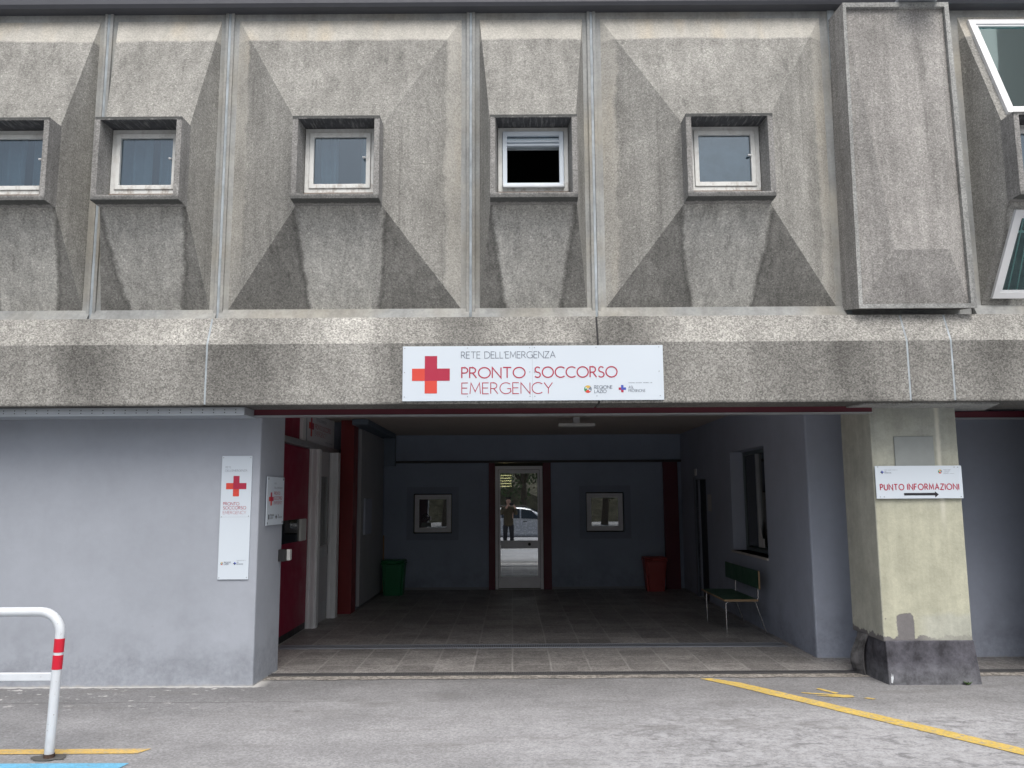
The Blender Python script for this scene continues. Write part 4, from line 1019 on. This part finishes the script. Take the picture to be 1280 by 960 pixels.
# info sign on the pillar
fnP = lambda u, v, d: (3.297+u, 7.606-d, 1.621+v)
S = sign_board('info_sign', 'white PUNTO INFORMAZIONI sign with a black arrow on the pillar', fnP, 0, .786, 0, .295, (3.69, 7.61, 1.621), .010)
kk = .786/1110.   # sign zoom pixels -> metres
def PU(px): return (px-85)*kk
def PV(py): return .295-(py-128)*.295/410
q = MB(); text(q, "PUNTO", PU(138), PU(440), PV(430), .0505, .0086, fnP, gap=.30); text(q, "INFORMAZIONI", PU(486), PU(1142), PV(428), .0505, .0086, fnP, gap=.30); q.build('lettering', M['crim'], S)
q = MB(); q.poly([fnP(PU(a), PV(b), .0016) for a, b in ((436,499),(436,469),(832,468),(832,450),(880,488),(832,527),(832,500))]); q.build('arrow', M['blackink'], S)
q = MB(); asl_logo(q, fnP, PU(172), PV(207), .014, 0, 1); dotline(q, fnP, PU(200), PU(372), PV(182), .0035, 26, 2, 3); text(q, "ASL", PU(205), PU(228), PV(206), .008, .0013, fnP, 2); text(q, "FROSINONE", PU(205), PU(290), PV(221), .008, .0013, fnP, 2)
q.build('emblem', [M['blue'], M['blackink'], M['greyink']], S)
q = MB(); region_logo(q, fnP, PU(917), PV(202), .018); 
for r_, (a, b, c) in enumerate(((958,1060,182), (975,1050,198), (965,1030,212), (960,1100,230))): dotline(q, fnP, PU(a), PU(b), PV(c), .0035, 14, 5, 4+r_)
q.build('small_lettering', LOGOM + [M['greyink']], S)
screws(S, fnP, [(PU(122), PV(140)), (PU(1102), PV(148)), (PU(1145), PV(148)), (PU(130), PV(515)), (PU(180), PV(515)), (PU(1165), PV(517))], .004)

# transom sign above the entrance doors
fnT = lambda u, v, d: (-2.652+d, 10.74+u, 2.385+v)
S = sign_board('transom_sign', 'shaded white emergency sign above the left passage doors', fnT, 0, 1.55, 0, .40, (-2.65, 11.5, 2.385), .006, plain('shaded_sign_white', (.62,.64,.68), .4))
cross(S, fnT, .22, .22, .085, .14)
q = MB(); text(q, "RETE DELL'EMERGENZA", .5, 1.1, .31, .035, .005, fnT); text(q, "REGIONE LAZIO", 1.05, 1.25, .04, .02, .003, fnT); text(q, "ASL FROSINONE", 1.3, 1.5, .04, .02, .003, fnT); q.build('lettering', M['greyink'], S)
q = MB(); text(q, "PRONTO SOCCORSO", .42, 1.40, .20, .06, .008, fnT); text(q, "EMERGENCY", .42, 1.10, .11, .06, .006, fnT); q.build('lettering', M['crim'], S)

# ------------------------------------------------------------------ SMALL FIXTURES
ic = thing('intercom', 'small black and white intercom on the wall block corner', 'intercom', (-2.27, 8.33, 1.11))
q = MB(); q.bbox(-2.29, -2.225, 8.26, 8.335, 1.045, 1.16, .005); q.build('housing', M['black'], ic)
q = MB(); q.bbox(-2.286, -2.195, 8.336, 8.41, 1.05, 1.155, .005); q.build('cover', M['lampw'], ic)
cl = thing('ceiling_lamp', 'white strip lamp fixed below the passage ceiling', 'lamp', (.95, 12.1, 2.7))
q = MB(); q.bbox(.67, 1.20, 12.0, 12.16, 2.665, 2.715, .008); q.build('housing', M['lampw'], cl)
q = MB(); q.bbox(.88, .98, 12.02, 12.14, 2.716, 2.799, .004); q.build('bracket', M['alu_grey'], cl)
q = MB(); q.bbox(3.075, 3.099, 14.06, 14.16, 2.0, 2.11, .004); tag(q.build('alarm_sensor', M['lampw'], None, org=(3.09,14.1,2.05)), 'tiny white sensor above the narrow dark side door', 'sensor')
q = MB(); q.box(3.096, 3.099, 13.1, 13.36, 1.42, 1.68); tag(q.build('paper_notice', M['paper'], None, org=(3.098,13.2,1.42)), 'small grey paper notice beside the narrow dark side door', 'notice')

# ------------------------------------------------------------------ BENCH
bn = thing('bench', 'green bench with chromed tube legs against the right wall', 'bench', (2.75, 10.9, 0))
q = MB(); q.bbox(2.53, 2.93, 10.22, 11.42, .405, .425, .004); bs = q.build('seat', M['bgreen'], bn)
q = MB(); q.box(2.528, 2.932, 10.212, 10.2195, .403, .427); q.box(2.522, 2.5295, 10.22, 11.42, .406, .424); q.build('edge_band', M['wood_edge'], bs)
q = MB(); q.bbox(2.945, 2.962, 10.22, 11.80, .545, .755, .003); bb = q.build('backrest', M['bgreen'], bn)
q = MB(); q.box(2.944, 2.963, 10.213, 10.2195, .543, .757); q.build('edge_band', M['wood_edge'], bb)
def bez(pts, r=.035, n=5):
    out = [Vector(pts[0])]
    for i in range(1, len(pts)-1):
        p, a, b = Vector(pts[i]), Vector(pts[i-1]), Vector(pts[i+1])
        u = (a-p).normalized()*r; w = (b-p).normalized()*r
        for k in range(n+1):
            t = k/n; out.append((p+u)*(1-t)**2 + p*2*t*(1-t) + (p+w)*t*t)
    out.append(Vector(pts[-1])); return out
for y in (10.34, 11.36):
    q = MB(); q.tube(bez([(2.574,y,.0),(2.574,y,.388),(2.64,y,.39)], .04), .0095); q.build('leg', M['chrome'], bn)
    q = MB(); q.tube(bez([(3.06,y,0),(2.93,y,.39),(2.86,y,.39)], .02), .0095); q.build('leg', M['chrome'], bn)
    q = MB(); q.tube(bez([(2.64,y+.001,.39),(2.968,y+.001,.392),(2.974,y+.001,.74)], .05), .009); q.build('frame', M['chrome'], bn)
    for xx, yy in ((2.574, y), (3.06, y)):
        pass
# ------------------------------------------------------------------ BINS
def bin_(x, y, w, d, h, mat, name, label, taper=.8):
    t = thing(name, label, 'waste bin', (x, y, .008), 'waste bins')
    a, b = w/2, d/2
    q = MB(); bm = bmesh.new()
    v0 = [bm.verts.new((x+sx*a*taper, y+sy*b*taper, .01)) for sx, sy in ((-1,-1),(1,-1),(1,1),(-1,1))]
    v1 = [bm.verts.new((x+sx*a*.97, y+sy*b*.97, h*.88)) for sx, sy in ((-1,-1),(1,-1),(1,1),(-1,1))]
    bm.faces.new(v0[::-1]); bm.faces.new(v1)
    for k_ in range(4): bm.faces.new([v0[k_], v0[(k_+1) % 4], v1[(k_+1) % 4], v1[k_]])
    bmesh.ops.bevel(bm, geom=[e for e in bm.edges if abs(e.verts[0].co.z-e.verts[1].co.z) > .1], offset=.04, segments=3, affect='EDGES')
    q.frombm(bm, 0); bm.free(); q.build('body', mat, t)
    q = MB(); q.bbox(x-a*1.04, x+a*1.04, y-b*1.04, y+b*1.04, h*.885, h*.925, .012, 0, 2); q.build('rim', mat, t)
    q = MB(); q.bbox(x-a, x+a, y-b, y+b, h*.926, h, .022, 0, 3); q.bbox(x-.07, x+.07, y-b*1.08, y-b*.98, h*.9, h*.97, .008); q.build('lid', mat, t)
    q = MB(); q.bbox(x-a*.8, x-a*.62, y-b*1.0-.004, y-b*.93, h*.5, h*.86, .004); q.build('rib', mat, t)
    return t
bin_(-2.05, 14.63, .40, .38, .60, M['bin_g'], 'waste_bin', 'green plastic waste bin in the rear left corner')
bin_(2.50, 15.02, .40, .38, .60, M['bin_r'], 'waste_bin', 'red plastic waste bin in front of the rear right wall', .74)
q = MB(); q.tube([(-2.29,14.95,.01),(-2.29,14.97,1.0)], .014); q.bbox(-2.33,-2.25,14.90,15.0,.0085,.06,.01); tag(q.build('broom', M['wood_edge'], None, org=(-2.29,14.95,0)), 'broom stick leaning behind the green bin', 'broom')

# ------------------------------------------------------------------ BARRIER
br = thing('hoop_barrier', 'white tubular hoop barrier with red bands at lower left', 'barrier', (-3.75, 5.65, 0))
q = MB()
x1, x0, zt, r_ = -2.985, -4.55, .92, .14
path = [(x1,5.65,.0)] + [(x1,5.65,zt-r_)] + [(x1-r_+r_*math.cos(R(a)),5.65,zt-r_+r_*math.sin(R(a))) for a in range(10, 91, 10)] + [(x0+r_+r_*math.cos(R(a)),5.65,zt-r_+r_*math.sin(R(a))) for a in range(90, 181, 10)] + [(x0,5.65,0)]
path[0] = (x1-.022, 5.65, -.02); path.insert(1, (x1-.012, 5.65, .4))
q.tube(path, .0305, 0, 20); q.build('hoop', M['barw'], br)
q = MB(); q.bbox(x0, x1-.035, 5.632, 5.668, .482, .532, .004); q.build('cross_bar', M['barw'], br)
for sx in (x1, x0):
    for a, b in ((.555, .645), (.663, .75)):
        dx = 0
        q = MB(); k_ = .012/.38 if sx == x1 else 0; q.tube([(sx-(.78-a)*k_,5.65,a),(sx-(.78-b)*k_,5.65,b)], .0318, 0, 20); q.build('band', M['barr'], br)
    q = MB(); rr2 = random.Random(4)
    q.tube([(sx-.02,5.65,-.01),(sx-.02,5.65,.028)], .034, 0, 16); q.build('collar', M['rust'], br)
q = MB(); rr2 = random.Random(8)
for sx in (x1-.02, x0):
    q.poly([(sx + (.10+rr2.uniform(-.02,.03))*math.cos(R(a))*1.2, 5.65 + (.07+rr2.uniform(-.012,.015))*math.sin(R(a)), .0052) for a in range(0, 360, 18)])
o = q.build('mortar_patch', plain('dark_mortar_patch', (.09,.088,.085), .9, 0, .3, 25)); o['kind'] = 'structure'

# small weed at the pillar foot
q = MB(); rr3 = random.Random(2)
for k_ in range(16):
    a = rr3.uniform(0, 6.28); l = rr3.uniform(.02, .05); c = Vector((3.98 + rr3.uniform(-.02,.02), 7.585 + rr3.uniform(-.01,.008), .0)); d = Vector((math.cos(a), math.sin(a)*.6-.2, .8))*l; s_ = Vector((-math.sin(a), math.cos(a), 0))*.008
    q.poly([c, c+d*.6+s_, c+d, c+d*.6-s_])
tag(q.build('weed', plain('weed_green', (.07,.15,.02), .7), None, org=(3.98,7.585,0)), 'tiny green weed at the foot of the pillar', 'weed')

# ------------------------------------------------------------------ BEHIND THE CAMERA (seen reflected in the rear door)
def car():
    t = thing('parked_car', 'silver white hatchback parked behind the viewer, reflected in the rear door', 'car', (.4, -4.0, 0))
    cx, cy = .4, -4.0
    st_ = [(-1.95,.42,.62,.62,.55,.62),(-1.85,.30,.70,.95,.74,.90),(-1.45,.24,.78,1.02,.70,1.30),(-1.0,.22,.82,1.0,.60,1.43),(-.3,.22,.83,.98,.60,1.46),(.25,.22,.83,.96,.60,1.42),(.75,.22,.82,.93,.62,1.20),(1.1,.23,.80,.90,.66,.98),(1.6,.26,.76,.84,.62,.88),(1.9,.34,.66,.70,.52,.74),(2.0,.42,.55,.58,.45,.6)]
    q = MB(); rings = []
    for x, zb_, w, zw, wr, zr in st_:
        zr = max(zr, zw+.01)
        half = [(w*.9,zb_),(w,zb_+.12),(w,(zb_+zw)/2),(w*.985,zw),(wr+.02,zr-.05),(wr*.8,zr-.005),(0,zr+.01)]
        rg = [(cx+x, cy-a, b) for a, b in half] + [(cx+x, cy+a, b) for a, b in half[-2::-1]]
        rings.append(rg)
    n_ = len(rings[0]); vs = [p for r in rings for p in r]; fs = []
    for i in range(len(rings)-1):
        for k_ in range(n_):
            j = (k_+1) % n_; fs.append((i*n_+k_, (i+1)*n_+k_, (i+1)*n_+j, i*n_+j))
    fs.append(tuple(range(n_))); fs.append(tuple(range((len(rings)-1)*n_+n_-1, (len(rings)-1)*n_-1, -1)))
    q.add(vs, fs, 0, True)
    bd = q.build('body', plain('silver_car_paint', (.62,.64,.68), .25, .2, .01), t)
    md = bd.modifiers.new('s', 'SUBSURF'); md.levels = 1; md.render_levels = 2
    gm = plain('car_glass', (.03,.04,.05), .08, 0, .02)
    for sy in (-1, 1):
        for poly in ([(-1.42,1.03),(-.92,1.03),(-.92,1.36),(-1.2,1.34)], [(-.86,1.02),(-.12,1.0),(-.12,1.385),(-.86,1.375)], [(-.06,1.0),(.72,.97),(.34,1.32),(-.06,1.38)]):
            q = MB(); q.prism([(cx+a, cy+sy*(.815-(b-.98)*.42), b) for a, b in poly], (0, sy*.02, 0)); q.build('side_window', gm, t)
        for wx in (-1.22, 1.3):
            q = MB(); c = [(cx+wx, cy+sy*.62, .31), (cx+wx, cy+sy*.83, .31)]; q.tube(c, .31, 0, 28); w = q.build('wheel', M['black'], t)
            q = MB(); q.tube([(cx+wx, cy+sy*.80, .31), (cx+wx, cy+sy*.845, .31)], .19, 0, 20); q.build('rim', M['chrome'], w)
        q = MB(); q.bbox(cx+.62, cx+.78, cy+sy*.88-.06, cy+sy*.88+.06, .98, 1.10, .02); q.build('mirror', M['black'], t)
        for hx in (-.78, .02):
            q = MB(); q.bbox(cx+hx, cx+hx+.16, cy+sy*.835-.012, cy+sy*.835+.012, .86, .89, .006); q.build('door_handle', M['black'], t)
        q = MB(); q.tube([(cx-1.2, cy+sy*.56, 1.43), (cx-.9, cy+sy*.56, 1.50), (cx+.1, cy+sy*.56, 1.49), (cx+.3, cy+sy*.56, 1.43)], .015); q.build('roof_rail', M['black'], t)
    q = MB(); q.prism([(cx+.36,cy-.52,1.38),(cx+1.02,cy-.62,1.03),(cx+1.02,cy+.62,1.03),(cx+.36,cy+.52,1.38)], (.03,0,.03)); q.build('windscreen', gm, t)
car()

def skin_chain(verts, edges, radii, mat, name, parent):
    me = bpy.data.meshes.new(name); me.from_pydata([tuple(Vector(v) - wl(parent)) for v in verts], edges, [])
    me.materials.append(mat)
    o = bpy.data.objects.new(name, me); COL.objects.link(o); o.parent = parent; WLOC[o.name] = wl(parent)
    sk = o.modifiers.new('skin', 'SKIN'); sk.use_smooth_shade = True
    ly = me.skin_vertices[0] if me.skin_vertices else None
    if ly is None:
        bm = bmesh.new(); bm.from_mesh(me); bm.verts.layers.skin.verify(); bm.to_mesh(me); bm.free(); ly = me.skin_vertices[0]
    for i, r in enumerate(radii):
        ly.data[i].radius = (r, r) if not isinstance(r, tuple) else r
    ly.data[0].use_root = True
    s = o.modifiers.new('sub', 'SUBSURF'); s.levels = 1; s.render_levels = 2
    return o
def person():
    t = thing('person', 'person in a dark khaki coat holding up a phone, reflected in the rear door', 'person', (-.16, -.42, 0))
    X, Y_ = -.16, -.42
    V_ = [(X,Y_,.95),(X,Y_,1.15),(X,Y_-.01,1.36),(X,Y_,1.48),(X,Y_+.01,1.56),(X,Y_+.02,1.66),(X,Y_+.01,1.75),
          (X-.10,Y_,.90),(X-.12,Y_+.01,.50),(X-.13,Y_,.10),(X-.14,Y_+.13,.04),
          (X+.10,Y_,.90),(X+.12,Y_+.01,.50),(X+.13,Y_,.10),(X+.14,Y_+.13,.04),
          (X-.19,Y_,1.42),(X-.26,Y_+.08,1.18),(X-.02,Y_+.27,1.50),
          (X+.19,Y_,1.42),(X+.30,Y_+.08,1.18),(X+.22,Y_+.27,1.50)]
    E_ = [(0,1),(1,2),(2,3),(3,4),(4,5),(5,6),(0,7),(7,8),(8,9),(9,10),(0,11),(11,12),(12,13),(13,14),(2,15),(15,16),(16,17),(2,18),(18,19),(19,20)]
    r_ = [.17,.155,.17,.08,.058,.098,.085,.10,.065,.045,.04,.10,.065,.045,.04,.075,.052,.034,.075,.052,.034]
    body = skin_chain(V_, E_, r_, plain('skin_tone', (.45,.27,.2), .6), 'body', t)
    cv = [(X,Y_,.72),(X,Y_,.95),(X,Y_,1.15),(X,Y_-.01,1.38),(X,Y_,1.47),(X-.20,Y_,1.41),(X-.265,Y_+.08,1.18),(X-.06,Y_+.23,1.44),(X+.20,Y_,1.41),(X+.305,Y_+.08,1.18),(X+.24,Y_+.23,1.44)]
    skin_chain(cv, [(0,1),(1,2),(2,3),(3,4),(3,5),(5,6),(6,7),(3,8),(8,9),(9,10)], [.22,.20,.185,.195,.10,.095,.072,.05,.095,.072,.05], plain('dark_khaki_cloth', (.075,.06,.035), .9), 'coat', t)
    for s_ in (-1, 1):
        skin_chain([(X+s_*.10,Y_,.88),(X+s_*.12,Y_+.01,.50),(X+s_*.13,Y_,.12)], [(0,1),(1,2)], [.12,.085,.075], plain('dark_trousers', (.03,.03,.035), .9), 'trouser_leg', t)
        skin_chain([(X+s_*.13,Y_-.04,.07),(X+s_*.135,Y_+.06,.06),(X+s_*.14,Y_+.17,.05)], [(0,1),(1,2)], [.055,.055,.045], M['barw'], 'shoe', t)
    skin_chain([(X,Y_-.01,1.70),(X,Y_-.03,1.76),(X,Y_-.05,1.66)], [(0,1),(0,2)], [.105,.09,.085], plain('dark_hair', (.02,.015,.012), .7), 'hair', t)
    for s_, bx, bz in ((-1, X-.02, 1.50), (1, X+.22, 1.50)):
        for k_ in range(5):
            dz = .06 - .022*k_; ln = (.075,.085,.09,.085,.07)[k_] if k_ else .06
            p0 = (bx, Y_+.28, bz+.01); p1 = (bx - s_*.012, Y_+.32, bz+dz*.6+.02); p2 = (bx - s_*ln*.6, Y_+.345, bz+dz+.02)
            skin_chain([p0, p1, p2], [(0,1),(1,2)], [.011,.010,.008], bpy.data.materials['skin_tone'], 'finger', t)
    ph = MB(); ph.bbox(-.12, .035, -.056, -.048, 1.53, 1.608, .003); tag(ph.build('phone', M['black'], None, org=(-.04,-.05,1.57)), 'black phone held sideways by the reflected person', 'phone')
person()

leafm = plain('tree_foliage', (.055, .085, .03), .8, 0, .35, 3)
barkm = plain('bark', (.10, .08, .06), .9, 0, .2, 10)
leaf2 = plain('dry_tree_foliage', (.09, .09, .045), .8, 0, .3, 3)
def tree(x, y, h, r, label, seed, lm):
    rr = random.Random(seed); t = thing('tree', label, 'tree', (x, y, 0), 'trees behind the viewer')
    q = MB(); q.tube([(x,y,0),(x+.1,y,h*.3),(x-.05,y+.1,h*.6)], .2, 0, 10, True, [.24,.18,.1])
    cl_ = []
    for k_ in range(26):
        a = rr.uniform(0, 6.28); e = rr.uniform(-.5, 1.2); d = rr.uniform(.35, 1)
        c = Vector((x + r*d*math.cos(a)*math.cos(e), y + r*d*math.sin(a)*math.cos(e), h*.5 + r*.9*d*math.sin(e)))
        cl_.append(c)
        if k_ < 8: q.tube([(x,y,h*.35),(Vector((x,y,h*.45))+c)/2, c], .04, 0, 6, True, [.08,.05,.02])
    q.build('trunk', barkm, t)
    q = MB()
    for c in cl_:
        for _ in range(90):
            p = c + Vector((rr.gauss(0,1), rr.gauss(0,1), rr.gauss(0,.8)))*r*.2
            u = Vector((rr.uniform(-1,1), rr.uniform(-1,1), rr.uniform(-1,1))).normalized()*.14; w = u.cross(Vector((rr.uniform(-1,1), rr.uniform(-1,1), rr.uniform(-1,1)))).normalized()*.09
            q.poly([p-u, p-w, p+u, p+w])
    q.build('crown', lm, t)
tree(-9, -21, 7, 3.2, 'leafy tree far left behind the viewer', 1, leafm); tree(-4, -19, 6.5, 3, 'leafy tree left behind the viewer', 2, leaf2)
tree(.6, -20, 7.5, 3.3, 'leafy tree straight behind the viewer', 3, leafm); tree(5.5, -19.5, 6.5, 3.1, 'leafy tree right behind the viewer', 4, leaf2); tree(10, -21, 7.2, 3.2, 'leafy tree far right behind the viewer', 5, leafm)

h = MB(); rr4 = random.Random(9); nx = 60; prof_ = [(-26,0),(-28,2.2),(-31,4.5),(-36,7.0),(-44,9.0),(-70,10)]
P_ = [[(-90+180*i/nx, y_ + rr4.uniform(-.8,.8), max(z_ + (rr4.uniform(-.7,.7) if z_ else -.05), -.05)) for i in range(nx+1)] for y_, z_ in prof_]
for a_, b_ in zip(P_, P_[1:]):
    for i in range(nx): h.add([a_[i], a_[i+1], b_[i+1], b_[i]], [(3,2,1,0)], 0, True)
hm = NT('scrubby_hillside'); hm.bump(hm.noise(1.5, 6, .7), 1, .3)
hl = h.build('hill', hm.fin(hm.mul(hm.rgb((.085, .08, .05)), hm.rng(hm.noise(1.2, 6, .7), .3, .7, .4, 1.6)), .95)); hl['kind'] = 'structure'

# ------------------------------------------------------------------ CAMERA
cam = bpy.data.cameras.new('camera'); co_ = bpy.data.objects.new('camera', cam); COL.objects.link(co_)
cam.sensor_width = 36; cam.lens = 36*1040/1280; cam.clip_start = .01; cam.clip_end = 2000
p = math.atan(142/1040.); r = .0058
fwd = Vector((0, math.cos(p), math.sin(p))); up0 = Vector((0, -math.sin(p), math.cos(p))); rt0 = Vector((1,0,0))
rt = rt0*math.cos(r) - up0*math.sin(r); up = up0*math.cos(r) + rt0*math.sin(r)
m_ = Matrix((rt, up, -fwd)).transposed().to_4x4(); m_.translation = Vector((0, 0, 1.65)); co_.matrix_world = m_
scene.camera = co_

# ------------------------------------------------------------------ LIGHT: overcast day
SE, SA = R(57), R(12)      # elevation; azimuth measured from -Y (towards the camera) to +X
w = bpy.data.worlds.new('World'); scene.world = w; w.use_nodes = True
nt = w.node_tree; nt.nodes.clear()
out = nt.nodes.new('ShaderNodeOutputWorld'); bg = nt.nodes.new('ShaderNodeBackground'); sky = nt.nodes.new('ShaderNodeTexSky')
sky.sky_type = 'NISHITA'; sky.sun_disc = False; sky.sun_elevation = SE; sky.sun_rotation = math.pi - SA
sky.air_density = 1.0; sky.dust_density = 6.0; sky.ozone_density = 1.0
hs = nt.nodes.new('ShaderNodeHueSaturation'); hs.inputs['Saturation'].default_value = .55
nt.links.new(sky.outputs[0], hs.inputs['Color']); nt.links.new(hs.outputs[0], bg.inputs[0]); nt.links.new(bg.outputs[0], out.inputs[0])
bg.inputs[1].default_value = .14
sun = bpy.data.lights.new('sun', 'SUN'); sun.energy = 1.5; sun.angle = R(45); sun.color = (1, .965, .92)
so_ = bpy.data.objects.new('sun', sun); COL.objects.link(so_)
d = Vector((math.sin(SA)*math.cos(SE), -math.cos(SA)*math.cos(SE), math.sin(SE)))
so_.rotation_euler = d.to_track_quat('Z', 'Y').to_euler()
scene.view_settings.view_transform = 'Standard'; scene.view_settings.look = 'None'; scene.view_settings.gamma = 1
scene.view_settings.exposure = 0.25
scene.render.engine = 'CYCLES'
scene.cycles.max_bounces = 8; scene.cycles.diffuse_bounces = 6; scene.cycles.transparent_max_bounces = 8
